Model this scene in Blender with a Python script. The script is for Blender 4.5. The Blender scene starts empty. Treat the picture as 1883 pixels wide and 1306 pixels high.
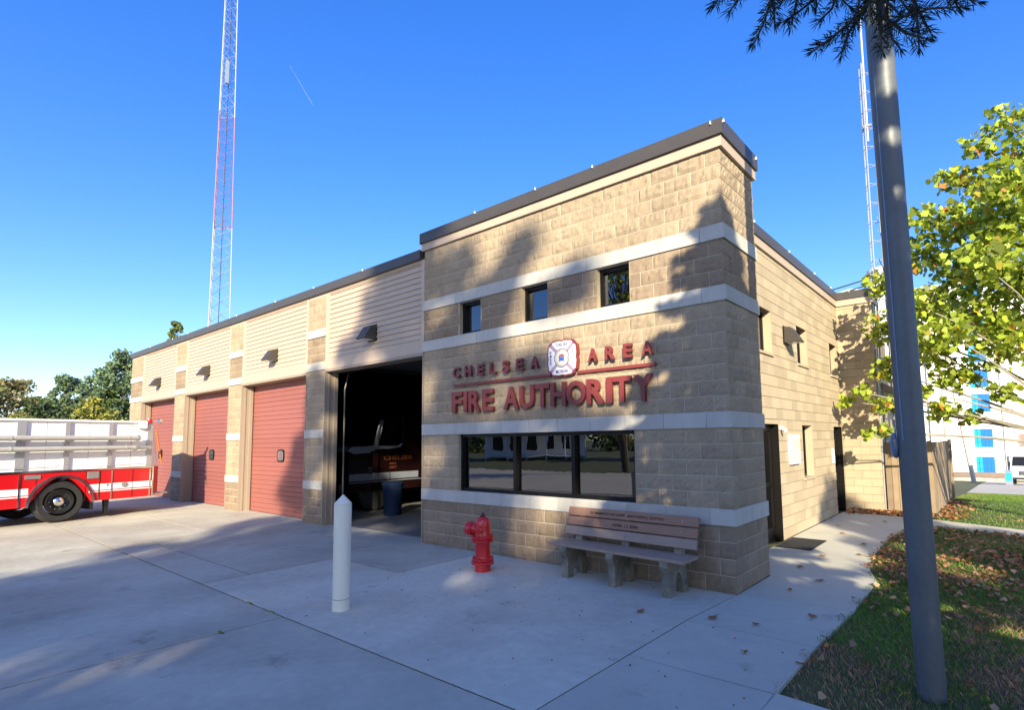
import bpy, math, random
import numpy as np
from mathutils import Vector, Matrix, noise
random.seed(7); RNG = np.random.default_rng(7)
S = bpy.context.scene
COL = S.collection
R = math.radians

# ------------------------------------------------------------------ camera
cd = bpy.data.cameras.new('camera'); cam = bpy.data.objects.new('camera', cd); COL.objects.link(cam)
S.camera = cam
CX = Vector((2.6111, -6.7121, 1.9069)); yaw, pit, rol, foc = 0.6729, 0.0888, -0.014, 1011.81
F = Vector((-math.sin(yaw)*math.cos(pit), math.cos(yaw)*math.cos(pit), math.sin(pit)))
Rt = Vector((math.cos(yaw), math.sin(yaw), 0)); U = Rt.cross(F)
R2 = math.cos(rol)*Rt + math.sin(rol)*U; U2 = -math.sin(rol)*Rt + math.cos(rol)*U
cam.matrix_world = Matrix(((R2.x, U2.x, -F.x, CX.x), (R2.y, U2.y, -F.y, CX.y), (R2.z, U2.z, -F.z, CX.z), (0, 0, 0, 1)))
cd.sensor_width = 36; cd.lens = foc/1883*36; cd.shift_x = -85.46/1883; cd.shift_y = 66.43/1883
cd.clip_start = 0.05; cd.clip_end = 6000

# ------------------------------------------------------------------ world + sun
SUN = Vector((0.75, -1.0, 0.50)).normalized()          # towards the sun
w = bpy.data.worlds.new('World'); S.world = w; w.use_nodes = True
nt = w.node_tree; nt.nodes.clear()
sky = nt.nodes.new('ShaderNodeTexSky'); sky.sky_type = 'NISHITA'; sky.sun_disc = False
sky.sun_elevation = math.asin(SUN.z); sky.sun_rotation = math.atan2(SUN.x, SUN.y)
sky.altitude = 300; sky.air_density = 1.0; sky.dust_density = 0.9; sky.ozone_density = 3.2
bg = nt.nodes.new('ShaderNodeBackground'); bg.inputs['Strength'].default_value = 0.15
wo = nt.nodes.new('ShaderNodeOutputWorld')
hs = nt.nodes.new('ShaderNodeHueSaturation'); hs.inputs['Saturation'].default_value = 1.46; hs.inputs['Hue'].default_value = 0.522; gm = nt.nodes.new('ShaderNodeGamma'); gm.inputs['Gamma'].default_value = 0.80; nt.links.new(sky.outputs[0], gm.inputs[0]); hs.inputs['Value'].default_value = 1.26; nt.links.new(gm.outputs[0], hs.inputs['Color']); nt.links.new(hs.outputs[0], bg.inputs['Color']); nt.links.new(bg.outputs[0], wo.inputs['Surface'])
sl = bpy.data.lights.new('sun', 'SUN'); sl.energy = 4.6; sl.angle = R(0.53); sl.color = (1.0, 0.885, 0.64)
sun = bpy.data.objects.new('sun', sl); COL.objects.link(sun)
sun.rotation_euler = (-SUN).to_track_quat('-Z', 'Y').to_euler()
S.view_settings.view_transform = 'Standard'; S.view_settings.look = 'None'
S.view_settings.exposure = 1.22; S.view_settings.gamma = 1.0; S.view_settings.use_curve_mapping = False
S.cycles.max_bounces = 8; S.cycles.use_denoising = True; S.cycles.transparent_max_bounces = 12
S.render.film_transparent = False

# ------------------------------------------------------------------ materials
MT = {}
def mat(name, col, rough=0.7, metal=0.0, var=0.12, scale=3.0, bump=0.0, bscale=40, spec=0.5, attr=0.0, streak=0.0, trans=0.0, coat=0.0, col2=None, tilec=None, spots=0.0):
    """procedural surface: colour broken up by two noises, optional per-face value 'v', vertical streaks, bump"""
    m = bpy.data.materials.new(name); m.use_nodes = True; n = m.node_tree.nodes; L = m.node_tree.links
    b = n['Principled BSDF']; b.inputs['Roughness'].default_value = rough; b.inputs['Metallic'].default_value = metal
    b.inputs['Specular IOR Level'].default_value = spec
    if coat: b.inputs['Coat Weight'].default_value = coat; b.inputs['Coat Roughness'].default_value = 0.08
    tc = n.new('ShaderNodeTexCoord')
    n1 = n.new('ShaderNodeTexNoise'); n1.inputs['Scale'].default_value = scale; n1.inputs['Detail'].default_value = 6; n1.inputs['Roughness'].default_value = 0.65
    L.new(tc.outputs['Object'], n1.inputs['Vector'])
    n2 = n.new('ShaderNodeTexNoise'); n2.inputs['Scale'].default_value = scale*17; n2.inputs['Detail'].default_value = 3
    L.new(tc.outputs['Object'], n2.inputs['Vector'])
    def mth(op, a, b_, c=None):
        q = n.new('ShaderNodeMath'); q.operation = op
        for i, x in enumerate((a, b_, c)):
            if x is None: continue
            if isinstance(x, (int, float)): q.inputs[i].default_value = x
            else: L.new(x, q.inputs[i])
        return q.outputs[0]
    f = mth('MULTIPLY_ADD', n1.outputs['Fac'], 2*var*1.6, 1-var*1.6)
    g = mth('MULTIPLY_ADD', n2.outputs['Fac'], var*1.2, 1-var*0.6)
    f = mth('MULTIPLY', f, g)
    if streak:
        mp = n.new('ShaderNodeMapping'); mp.inputs['Scale'].default_value = (7, 7, 0.5); L.new(tc.outputs['Object'], mp.inputs['Vector'])
        n3 = n.new('ShaderNodeTexNoise'); n3.inputs['Scale'].default_value = 1.5; n3.inputs['Detail'].default_value = 5
        L.new(mp.outputs[0], n3.inputs['Vector'])
        f = mth('MULTIPLY', f, mth('MULTIPLY_ADD', n3.outputs['Fac'], 2*streak, 1-streak))
    if spots:
        for sc_n, lo, hi, amt in ((1.3, .60, .68, spots), (5.5, .66, .72, spots*.8), (0.45, .55, .70, spots*.6)):
            n5 = n.new('ShaderNodeTexNoise'); n5.inputs['Scale'].default_value = sc_n; n5.inputs['Detail'].default_value = 7; n5.inputs['Roughness'].default_value = .7; L.new(tc.outputs['Object'], n5.inputs['Vector'])
            mr = n.new('ShaderNodeMapRange'); mr.inputs['From Min'].default_value = lo; mr.inputs['From Max'].default_value = hi; mr.inputs['To Min'].default_value = 1; mr.inputs['To Max'].default_value = 1-amt
            L.new(n5.outputs['Fac'], mr.inputs['Value']); f = mth('MULTIPLY', f, mr.outputs[0])
    if attr:
        at = n.new('ShaderNodeAttribute'); at.attribute_name = 'v'
        f = mth('MULTIPLY', f, mth('MULTIPLY_ADD', at.outputs['Fac'], 2*attr, 1-attr))
    mx = n.new('ShaderNodeMix'); mx.data_type = 'RGBA'; mx.blend_type = 'MULTIPLY'; mx.inputs['Factor'].default_value = 1
    cmb = n.new('ShaderNodeCombineColor')
    for i in range(3): L.new(f, cmb.inputs[i])
    mx.inputs[6].default_value = (*col, 1); L.new(cmb.outputs[0], mx.inputs[7])
    out = mx.outputs[2]
    if col2:
        n4 = n.new('ShaderNodeTexNoise'); n4.inputs['Scale'].default_value = tilec or scale*0.6; n4.inputs['Detail'].default_value = 5; n4.inputs['Roughness'].default_value = 0.6
        L.new(tc.outputs['Object'], n4.inputs['Vector'])
        rp = n.new('ShaderNodeValToRGB'); rp.color_ramp.elements[0].position = 0.42; rp.color_ramp.elements[1].position = 0.60
        L.new(n4.outputs['Fac'], rp.inputs[0])
        m2 = n.new('ShaderNodeMix'); m2.data_type = 'RGBA'; L.new(rp.outputs[0], m2.inputs['Factor']); L.new(out, m2.inputs[6])
        m3 = n.new('ShaderNodeMix'); m3.data_type = 'RGBA'; m3.blend_type = 'MULTIPLY'; m3.inputs['Factor'].default_value = 1
        m3.inputs[6].default_value = (*col2, 1); L.new(cmb.outputs[0], m3.inputs[7])
        L.new(m3.outputs[2], m2.inputs[7]); out = m2.outputs[2]
    L.new(out, b.inputs['Base Color'])
    if bump:
        nb = n.new('ShaderNodeTexNoise'); nb.inputs['Scale'].default_value = bscale; nb.inputs['Detail'].default_value = 4
        L.new(tc.outputs['Object'], nb.inputs['Vector'])
        bp = n.new('ShaderNodeBump'); bp.inputs['Strength'].default_value = 1.0; bp.inputs['Distance'].default_value = bump
        L.new(nb.outputs['Fac'], bp.inputs['Height']); L.new(bp.outputs[0], b.inputs['Normal'])
    if trans:
        tr = n.new('ShaderNodeBsdfTranslucent'); L.new(out, tr.inputs['Color'])
        ms = n.new('ShaderNodeMixShader'); ms.inputs[0].default_value = trans
        L.new(b.outputs[0], ms.inputs[1]); L.new(tr.outputs[0], ms.inputs[2]); L.new(ms.outputs[0], n['Material Output'].inputs['Surface'])
    MT[name] = m; return m
def glass(name, tint=(0.25, 0.27, 0.28), base=0.12):
    m = bpy.data.materials.new(name); m.use_nodes = True; n = m.node_tree.nodes; L = m.node_tree.links; n.remove(n['Principled BSDF'])
    t = n.new('ShaderNodeBsdfTransparent'); t.inputs[0].default_value = (*tint, 1)
    g = n.new('ShaderNodeBsdfGlossy'); g.inputs['Roughness'].default_value = 0.006; g.inputs['Color'].default_value = (0.9, 0.93, 1, 1)
    fr = n.new('ShaderNodeFresnel'); fr.inputs['IOR'].default_value = 1.6
    ad = n.new('ShaderNodeMath'); ad.operation = 'ADD'; ad.use_clamp = True; L.new(fr.outputs[0], ad.inputs[0]); ad.inputs[1].default_value = base
    tc = n.new('ShaderNodeTexCoord'); nz = n.new('ShaderNodeTexNoise'); nz.inputs['Scale'].default_value = 2.2; L.new(tc.outputs['Object'], nz.inputs['Vector'])
    bp = n.new('ShaderNodeBump'); bp.inputs['Distance'].default_value = 0.0009; L.new(nz.outputs['Fac'], bp.inputs['Height']); L.new(bp.outputs[0], g.inputs['Normal'])
    ms = n.new('ShaderNodeMixShader'); L.new(ad.outputs[0], ms.inputs[0]); L.new(t.outputs[0], ms.inputs[1]); L.new(g.outputs[0], ms.inputs[2])
    L.new(ms.outputs[0], n['Material Output'].inputs['Surface']); MT[name] = m; return m

mat('split_block_dark', (0.275, 0.208, 0.145), 0.95, var=0.24, scale=1.6, attr=0.08, bump=0.010, bscale=75, spec=0.1, streak=0.10)
mat('split_block', (0.355, 0.278, 0.192), 0.95, var=0.22, scale=1.6, attr=0.07, bump=0.010, bscale=75, spec=0.1, streak=0.10)
mat('smooth_block', (0.42, 0.34, 0.235), 0.9, var=0.08, scale=2.0, attr=0.10, bump=0.0015, bscale=150, spec=0.2, streak=0.05)
mat('mortar', (0.58, 0.52, 0.42), 0.95, var=0.1, spec=0.1)
mat('mortar_dark', (0.20, 0.165, 0.12), 0.95, var=0.1, spec=0.1)
mat('stone', (0.46, 0.44, 0.395), 0.85, var=0.10, scale=4, attr=0.07, bump=0.001, bscale=90, spec=0.25, streak=0.10)
mat('siding', (0.45, 0.355, 0.27), 0.6, var=0.04, scale=1.5, streak=0.04)
mat('trim', (0.46, 0.36, 0.275), 0.55, var=0.05, scale=1.5, streak=0.05)
mat('jamb', (0.30, 0.24, 0.18), 0.5, var=0.05, streak=0.05)
mat('bronze', (0.085, 0.075, 0.065), 0.42, metal=0.3, var=0.12, scale=1.2, spec=0.5)
mat('garage_red', (0.28, 0.095, 0.080), 0.55, var=0.08, scale=0.8, attr=0.05, streak=0.05)
mat('frame_dark', (0.007, 0.006, 0.006), 0.4, var=0.05, spec=0.25)
mat('sign_red', (0.20, 0.035, 0.032), 0.45, var=0.08)
mat('white', (0.78, 0.78, 0.76), 0.5, var=0.05)
mat('emblem_white', (0.68, 0.68, 0.74), 0.5, var=0.03)
mat('emblem_navy', (0.05, 0.04, 0.16), 0.5, var=0.03)
mat('emblem_red', (0.32, 0.05, 0.10), 0.5, var=0.03)
mat('emblem_blue', (0.04, 0.12, 0.50), 0.5, var=0.03)
mat('emblem_cream', (0.55, 0.52, 0.44), 0.5, var=0.03)
mat('concrete', (0.49, 0.472, 0.385), 0.88, var=0.20, scale=0.55, attr=0.24, bump=0.003, bscale=110, spec=0.15, col2=(0.40, 0.365, 0.30), tilec=0.35, streak=0.09, spots=0.28)
mat('concrete_walk', (0.50, 0.478, 0.395), 0.88, var=0.13, scale=0.8, attr=0.12, bump=0.002, bscale=140, spec=0.15, spots=0.22)
mat('asphalt', (0.10, 0.10, 0.098), 0.85, var=0.12, scale=0.6, bump=0.003, bscale=90)
mat('road_light', (0.44, 0.40, 0.34), 0.85, var=0.12, scale=0.4)
mat('joint', (0.012, 0.011, 0.010), 1.0, var=0.2, spec=0.0)
mat('lawn', (0.050, 0.085, 0.018), 0.9, var=0.25, scale=0.9, col2=(0.10, 0.075, 0.035), bump=0.012, bscale=45)
mat('grass_blade', (0.13, 0.23, 0.03), 0.6, var=0.25, scale=0.8, attr=0.45, trans=0.3)
mat('fire_red', (0.50, 0.006, 0.010), 0.25, var=0.03, coat=0.6)
mat('hydrant_red', (0.55, 0.008, 0.014), 0.30, var=0.10, scale=6, coat=0.5, bump=0.0008, bscale=60)
mat('hydrant_dark', (0.06, 0.01, 0.01), 0.6)
mat('bollard', (0.76, 0.72, 0.58), 0.45, var=0.05, scale=2, streak=0.05)
mat('bollard_line', (0.25, 0.24, 0.2), 0.7)
mat('truck_white', (0.80, 0.80, 0.80), 0.35, var=0.06, scale=1.5, coat=0.3)
mat('truck_reflective', (0.78, 0.78, 0.80), 0.3, var=0.04)
mat('chrome', (0.75, 0.75, 0.75), 0.12, metal=1.0, var=0.05)
mat('steel', (0.42, 0.43, 0.42), 0.4, metal=0.7, var=0.15, scale=4)
mat('galvanised', (0.46, 0.48, 0.50), 0.45, metal=0.6, var=0.15, scale=5)
mat('hose_grey', (0.36, 0.35, 0.33), 0.6, var=0.12, scale=6, streak=0.05)
mat('tyre', (0.020, 0.020, 0.020), 0.8, var=0.25, scale=8, bump=0.002, bscale=60)
mat('black', (0.008, 0.008, 0.008), 0.5)
mat('lamp_red', (0.65, 0.01, 0.01), 0.15, coat=0.8)
mat('lens', (0.7, 0.7, 0.68), 0.15, coat=0.5)
mat('orange', (0.45, 0.13, 0.03), 0.5)
mat('pole_grey', (0.125, 0.135, 0.138), 0.5, metal=0.2, var=0.22, scale=1.7, spec=0.4, streak=0.07, attr=0.0)
mat('rope', (0.22, 0.30, 0.44), 0.9, var=0.2, scale=20)
mat('plank_new', (0.30, 0.160, 0.095), 0.6, var=0.12, scale=4, streak=0.0)
mat('plank_old', (0.33, 0.235, 0.175), 0.65, var=0.14, scale=5)
mat('aggregate', (0.22, 0.195, 0.15), 0.95, var=0.7, scale=5, bump=0.006, bscale=55, spec=0.2)
mat('engraved', (0.06, 0.03, 0.02), 0.9)
mat('bin_blue', (0.008, 0.020, 0.052), 0.7, spec=0.15, var=0.08)
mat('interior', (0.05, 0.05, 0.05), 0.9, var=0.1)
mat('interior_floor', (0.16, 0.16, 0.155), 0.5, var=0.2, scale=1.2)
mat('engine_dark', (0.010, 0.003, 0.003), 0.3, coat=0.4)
mat('engine_stripe', (0.20, 0.22, 0.26), 0.4)
mat('gold', (0.16, 0.05, 0.02), 0.4)
mat('blind', (0.42, 0.50, 0.52), 0.8)
mat('light_body', (0.060, 0.053, 0.046), 0.45, metal=0.2, var=0.1, scale=5)
mat('tower_white', (0.30, 0.32, 0.36), 0.45, var=0.05)
mat('tower_red', (0.26, 0.12, 0.20), 0.5, var=0.08)
mat('bark', (0.11, 0.085, 0.06), 0.95, var=0.3, scale=6, bump=0.01, bscale=18)
mat('bark_pale', (0.28, 0.25, 0.20), 0.9, var=0.3, scale=6, bump=0.006, bscale=18)
mat('needles', (0.012, 0.030, 0.014), 0.5, var=0.2, attr=0.3)
mat('spruce', (0.018, 0.045, 0.020), 0.6, var=0.2, attr=0.35)
mat('leaf_green', (0.32, 0.40, 0.045), 0.42, var=0.12, scale=1.3, attr=0.6, trans=0.42)
mat('leaf_yellow', (0.48, 0.40, 0.04), 0.5, var=0.15, attr=0.3, trans=0.4)
mat('leaf_orange', (0.48, 0.19, 0.04), 0.5, var=0.15, attr=0.3, trans=0.35)
mat('leaf_dry', (0.30, 0.14, 0.06), 0.7, var=0.3, scale=9, attr=0.5, trans=0.15)
mat('leaf_tan', (0.42, 0.25, 0.13), 0.7, var=0.3, scale=9, attr=0.4, trans=0.15)
mat('mill_white', (0.74, 0.74, 0.73), 0.8, var=0.04, scale=0.4, streak=0.05)
mat('mill_blue', (0.005, 0.33, 0.74), 0.5, var=0.04)
mat('mill_blue_dark', (0.004, 0.15, 0.50), 0.5, var=0.04)
mat('fieldstone', (0.40, 0.38, 0.34), 0.9, var=0.5, scale=1.4)
mat('brown_band', (0.22, 0.16, 0.13), 0.8)
mat('fence_wood', (0.27, 0.20, 0.13), 0.9, var=0.2, scale=3, attr=0.25, streak=0.12)
mat('wood_pole', (0.55, 0.48, 0.40), 0.9, var=0.2, scale=3, streak=0.15)
mat('mat_black', (0.012, 0.012, 0.014), 0.95, bump=0.003, bscale=200)
mat('roof_metal', (0.30, 0.33, 0.38), 0.4, metal=0.4, var=0.08)
mat('house_white', (0.72, 0.72, 0.70), 0.7, var=0.05)
mat('house_glass', (0.02, 0.02, 0.025), 0.1)
mat('roof_shingle', (0.07, 0.06, 0.055), 0.9, var=0.2)
mat('flag_red', (0.5, 0.12, 0.12), 0.8); mat('flag_dark', (0.02, 0.02, 0.04), 0.8)
mat('contrail', (0.13, 0.25, 0.50), 1.0)
glass('window_glass', (0.13, 0.14, 0.14), 0.11)
glass('clear_glass', (0.55, 0.58, 0.6), 0.10)

# ------------------------------------------------------------------ mesh helpers
class MB:
    def __init__(s): s.v = []; s.f = []; s.a = []; s.m = []
    def quad(s, a, b, c, d, v=0.5, m=0):
        i = len(s.v); s.v += [tuple(a), tuple(b), tuple(c), tuple(d)]; s.f.append((i, i+1, i+2, i+3)); s.a.append(v); s.m.append(m)
    def poly(s, pts, v=0.5, m=0):
        i = len(s.v); s.v += [tuple(p) for p in pts]; s.f.append(tuple(range(i, i+len(pts)))); s.a.append(v); s.m.append(m)
    def box(s, x0, x1, y0, y1, z0, z1, v=0.5, m=0, M=None, skip=''):
        P = [(x0,y0,z0),(x1,y0,z0),(x1,y1,z0),(x0,y1,z0),(x0,y0,z1),(x1,y0,z1),(x1,y1,z1),(x0,y1,z1)]
        if M is not None: P = [tuple(M @ Vector(p)) for p in P]
        i = len(s.v); s.v += P
        for k, f in dict(b=(0,3,2,1), t=(4,5,6,7), f=(0,1,5,4), r=(1,2,6,5), k=(2,3,7,6), l=(3,0,4,7)).items():
            if k in skip: continue
            s.f.append(tuple(i+j for j in f)); s.a.append(v); s.m.append(m)
    def prism(s, pts, d, v=0.5, m=0):
        """closed outline pts (3d, planar) pushed along vector d"""
        n = len(pts); i = len(s.v); d = Vector(d)
        s.v += [tuple(p) for p in pts] + [tuple(Vector(p)+d) for p in pts]
        s.f.append(tuple(i+k for k in range(n))[::-1]); s.f.append(tuple(i+n+k for k in range(n)))
        for k in range(n): s.f.append((i+k, i+(k+1) % n, i+n+(k+1) % n, i+n+k))
        s.a += [v]*(n+2); s.m += [m]*(n+2)
    def tube(s, p0, p1, r0, r1=None, n=8, caps=True, v=0.5, m=0):
        r1 = r0 if r1 is None else r1; p0 = Vector(p0); p1 = Vector(p1); d = (p1-p0)
        if d.length < 1e-6: return
        d.normalize(); a = d.orthogonal().normalized(); b = d.cross(a); i = len(s.v)
        for p, r in ((p0, r0), (p1, r1)):
            for k in range(n):
                t = 2*math.pi*k/n; s.v.append(tuple(p + (a*math.cos(t)+b*math.sin(t))*r))
        for k in range(n): s.f.append((i+k, i+(k+1) % n, i+n+(k+1) % n, i+n+k)); s.a.append(v); s.m.append(m)
        if caps:
            s.f.append(tuple(i+k for k in range(n))[::-1]); s.f.append(tuple(i+n+k for k in range(n))); s.a += [v, v]; s.m += [m, m]
    def path(s, pts, r, n=8, v=0.5, m=0, r1=None):
        r1 = r if r1 is None else r1; k = len(pts)-1
        for i in range(k):
            s.tube(pts[i], pts[i+1], r+(r1-r)*i/k, r+(r1-r)*(i+1)/k, n, True, v, m)
    def lathe(s, prof, c=(0, 0, 0), n=32, axis='z', M=None, v=0.5, m=0, cap=True):
        i = len(s.v); c = Vector(c)
        for r, h in prof:
            for k in range(n):
                t = 2*math.pi*k/n; p = Vector((r*math.cos(t), r*math.sin(t), h))
                if M is not None: p = M @ p
                s.v.append(tuple(p+c))
        for j in range(len(prof)-1):
            for k in range(n):
                a = i+j*n+k; b = i+j*n+(k+1) % n; s.f.append((a, b, b+n, a+n)); s.a.append(v); s.m.append(m)
        if not cap: return
        s.f.append(tuple(i+k for k in range(n))[::-1]); q = i+(len(prof)-1)*n; s.f.append(tuple(q+k for k in range(n))); s.a += [v, v]; s.m += [m, m]
    def obj(s, name, mats, parent=None, smooth=False, loc=None):
        me = bpy.data.meshes.new(name); me.from_pydata(s.v, [], s.f); me.update()
        at = me.attributes.new('v', 'FLOAT', 'FACE'); at.data.foreach_set('value', np.array(s.a, dtype=np.float32))
        if isinstance(mats, str): mats = [mats]
        for q in mats: me.materials.append(MT[q])
        if len(mats) > 1: me.polygons.foreach_set('material_index', np.array(s.m, dtype=np.int32))
        if smooth:
            me.polygons.foreach_set('use_smooth', np.ones(len(s.f), dtype=bool)); me.set_sharp_from_angle(angle=R(35))
        o = bpy.data.objects.new(name, me); COL.objects.link(o)
        if parent: o.parent = parent
        if loc: o.location = loc
        return o
def npobj(name, V, nper, mats, vals, midx=None, parent=None):
    """many equal polygons at once: V (N, nper, 3)"""
    N = V.shape[0]; me = bpy.data.meshes.new(name)
    me.vertices.add(N*nper); me.vertices.foreach_set('co', V.reshape(-1).astype(np.float32))
    me.loops.add(N*nper); me.loops.foreach_set('vertex_index', np.arange(N*nper, dtype=np.int32))
    me.polygons.add(N); me.polygons.foreach_set('loop_start', (np.arange(N)*nper).astype(np.int32))
    me.update(calc_edges=True)
    at = me.attributes.new('v', 'FLOAT', 'FACE'); at.data.foreach_set('value', vals.astype(np.float32))
    for q in ([mats] if isinstance(mats, str) else mats): me.materials.append(MT[q])
    if midx is not None: me.polygons.foreach_set('material_index', midx.astype(np.int32))
    o = bpy.data.objects.new(name, me); COL.objects.link(o)
    if parent: o.parent = parent
    return o
def thing(name, label, cat, loc=(0, 0, 0), rz=0, group=None):
    o = bpy.data.objects.new(name, None); COL.objects.link(o); o.location = loc; o.rotation_euler = (0, 0, rz); o.empty_display_size = 0.2
    return tag(o, label, cat, group)
def tag(o, label, cat, group=None):
    o['label'] = label; o['category'] = cat
    if group: o['group'] = group
    return o
def struct(o): o['kind'] = 'structure'; return o
def text_mesh(body, x0, x1, z0, z1, y, depth, matn, name, parent=None, bold=0.02, M=None):
    """letters standing in the xz plane, fitted to the given rectangle"""
    cu = bpy.data.curves.new('t', 'FONT'); cu.body = body; cu.size = 1; cu.offset = bold; cu.extrude = 0.5; cu.resolution_u = 3
    to = bpy.data.objects.new('t', cu); COL.objects.link(to); bpy.context.view_layer.update()
    me = bpy.data.meshes.new_from_object(to.evaluated_get(bpy.context.evaluated_depsgraph_get()))
    bpy.data.objects.remove(to); bpy.data.curves.remove(cu)
    n = len(me.vertices); a = np.zeros(n*3, dtype=np.float32); me.vertices.foreach_get('co', a); a = a.reshape(-1, 3)
    mn, mx_ = a.min(0), a.max(0); d = np.maximum(mx_-mn, 1e-6); t = (a-mn)/d
    q = np.stack([x0+t[:, 0]*(x1-x0), y+(0.5-t[:, 2])*depth - depth/2, z0+t[:, 1]*(z1-z0)], 1)
    me.vertices.foreach_set('co', q.reshape(-1).astype(np.float32)); me.update()
    me.materials.clear(); me.materials.append(MT[matn]); me.name = name
    o = bpy.data.objects.new(name, me); COL.objects.link(o)
    if parent: o.parent = parent
    if M is not None: me.transform(M)
    return o
def join_meshes(obs, name, parent=None):
    mb = MB(); mats = []
    for o in obs:
        me = o.data; off = len(mb.v)
        mn = me.materials[0].name
        if mn not in mats: mats.append(mn)
        mb.v += [tuple(v.co) for v in me.vertices]
        for p in me.polygons: mb.f.append(tuple(off+i for i in p.vertices)); mb.a.append(0.5); mb.m.append(mats.index(mn))
        bpy.data.objects.remove(o)
    return mb.obj(name, mats, parent)

C = 0.2032
def masonry(mb, org, u, n, width, z0, courses, holes=(), rough=0.0, nx=6, nz=4, bl=0.4064, gap=0.009, gz=0.009, skip=(), seed=0, shift0=0, corner=(False, False)):
    """real blocks laid in running bond with recessed joints; rough = split-face relief in metres"""
    rr = random.Random(seed); u = Vector(u); n = Vector(n); org = Vector(org); Z = Vector((0, 0, 1))
    for j in range(courses):
        if j in skip: continue
        mi_ = 1 if rough and j in (0, 1, 2, 3, 19, 20, 21) else 0
        za = z0+j*C; zb = za+C
        x = -bl/2 if (j+shift0) % 2 else 0.0
        cells = []
        while x < width-1e-4:
            a, b = max(0, x), min(width, x+bl)
            segs = [(a, b)]
            for hx0, hx1, hz0, hz1 in holes:
                if za >= hz0-0.03 and zb <= hz1+0.03 or (za < hz1-0.05 and zb > hz0+0.05):
                    ns = []
                    for p, q in segs:
                        if q <= hx0 or p >= hx1: ns.append((p, q)); continue
                        if p < hx0: ns.append((p, hx0))
                        if q > hx1: ns.append((hx1, q))
                    segs = ns
            for p, q in segs:
                if q-p > 0.03: cells.append((p, q))
            x += bl
        for p, q in cells:
            v = rr.random(); v = 0.5+(v-0.5)*(1 if rr.random() > .15 else 1.6)
            ga = 0 if (p < 1e-4 and corner[0]) else gap/2; gb = 0 if (q > width-1e-4 and corner[1]) else gap/2
            p2, q2 = p+ga, q-gb; a2, b2 = za+gz/2, zb-gz/2
            i = len(mb.v); kx = max(1, round(nx*(q-p)/bl)) if nx > 1 else 1
            base = rr.uniform(-.3, .6)*rough
            for iz in range(nz+1):
                for ix in range(kx+1):
                    fx, fz = ix/kx, iz/nz; X = p2+(q2-p2)*fx; Zz = a2+(b2-a2)*fz
                    e = min(fx*kx if not(ga == 0) else 9, (1-fx)*kx if not(gb == 0) else 9, fz*nz, (1-fz)*nz); e = min(1.0, e)
                    P = org+u*X+Z*Zz
                    d = 0
                    if rough:
                        h = noise.noise(P*9)*0.7+noise.noise(P*27)*1.3
                        d = max(-.004, (base+rough*(h+0.35))*e - .002*(1-e))
                    mb.v.append(tuple(P+n*d))
            w_ = kx+1
            for iz in range(nz):
                for ix in range(kx):
                    k = i+iz*w_+ix; mb.f.append((k, k+1, k+w_+1, k+w_)); mb.a.append(v); mb.m.append(mi_)
            # returns into the joint
            k0, k1, k2, k3 = i, i+kx, i+nz*w_+kx, i+nz*w_
            j0 = len(mb.v)
            for P in ((p2, a2), (q2, a2), (q2, b2), (p2, b2)): mb.v.append(tuple(org+u*P[0]+Z*P[1]-n*0.02))
            bot = [i+t for t in range(kx+1)]; top = [i+nz*w_+t for t in range(kx+1)]
            lef = [i+t*w_ for t in range(nz+1)]; rig = [i+t*w_+kx for t in range(nz+1)]
            for line, c0, c1 in ((bot[::-1], j0, j0+1), (rig[::-1], j0+1, j0+2), (top, j0+2, j0+3), (lef, j0+3, j0)):
                mb.f.append((c0, c1)+tuple(line)); mb.a.append(v); mb.m.append(mi_)

# ------------------------------------------------------------------ ground
def gz(y):
    return float(np.interp(y, [13.6, 26.3, 46.6, 69.5, 200], [0, -.86, -1.9, -3.2, -3.2]))
def sheet(name, x0, x1, ys, z, m):
    mb = MB()
    for a, b in zip(ys[:-1], ys[1:]): mb.quad((x0, a, z+gz(a)), (x1, a, z+gz(a)), (x1, b, z+gz(b)), (x0, b, z+gz(b)))
    return struct(mb.obj(name, m))
sheet('ground', -900, 900, [-900, -20, 13.6, 26.3, 46.6, 69.5, 120, 1500], -0.034, 'lawn')
o = sheet('slab_bed', -30, -0.085, [-9, 0.3], -0.008, 'joint')
def slab(mb, x0, x1, y0, y1, v=0.5, g=0.012, z=0, t=0.06):
    mb.box(x0+g, x1-g, y0+g, y1-g, z-t, z, v)
ap = MB()
slab(ap, -3.7, -0.085, -9, -3.72, .52); slab(ap, -11.1, -3.7, -9, -3.72, .45); slab(ap, -18, -11.1, -9, -3.72, .55); slab(ap, -25, -18, -9, -3.72, .5)
ap.prism([(-6.09, -3.71, 0), (-0.094, -3.71, 0), (-0.094, -1.22, 0), (-0.020, -0.012, 0), (-4.39, -0.012, 0), (-4.39, -1.76, 0), (-6.09, -1.76, 0)], (0, 0, -.06), 0.95)
slab(ap, -11.1, -6.1, -3.72, -3.08, .42); slab(ap, -16, -11.1, -3.72, -1.9, .56)
ap.prism([(-11.09, -3.07, 0), (-6.11, -3.07, 0), (-6.11, -1.74, 0), (-4.41, -1.74, 0), (-4.41, -0.012, 0), (-6.12, -0.012, 0), (-6.12, 0.32, 0), (-11.09, 0.32, 0)], (0, 0, -.06), 0.35)
slab(ap, -16, -11.1, -1.9, 0.33, .5); slab(ap, -21, -16, -3.72, 0.33, .5); slab(ap, -29, -21, -3.72, 0.33, .45); slab(ap, -29, -25, -9, -3.72, .5)
struct(ap.obj('apron', 'concrete'))
wk = MB()
def inset_slab(pts, v): wk.prism([(x, y, -0.002) for x, y in pts], (0, 0, -.06), v)
inset_slab([(-.08, -9), (1.16, -9), (1.16, -4.1), (-.08, -4.1)], .5)
inset_slab([(-.08, -4.09), (1.16, -4.09), (1.18, -2.39), (-.08, -2.39)], .45)
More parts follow.
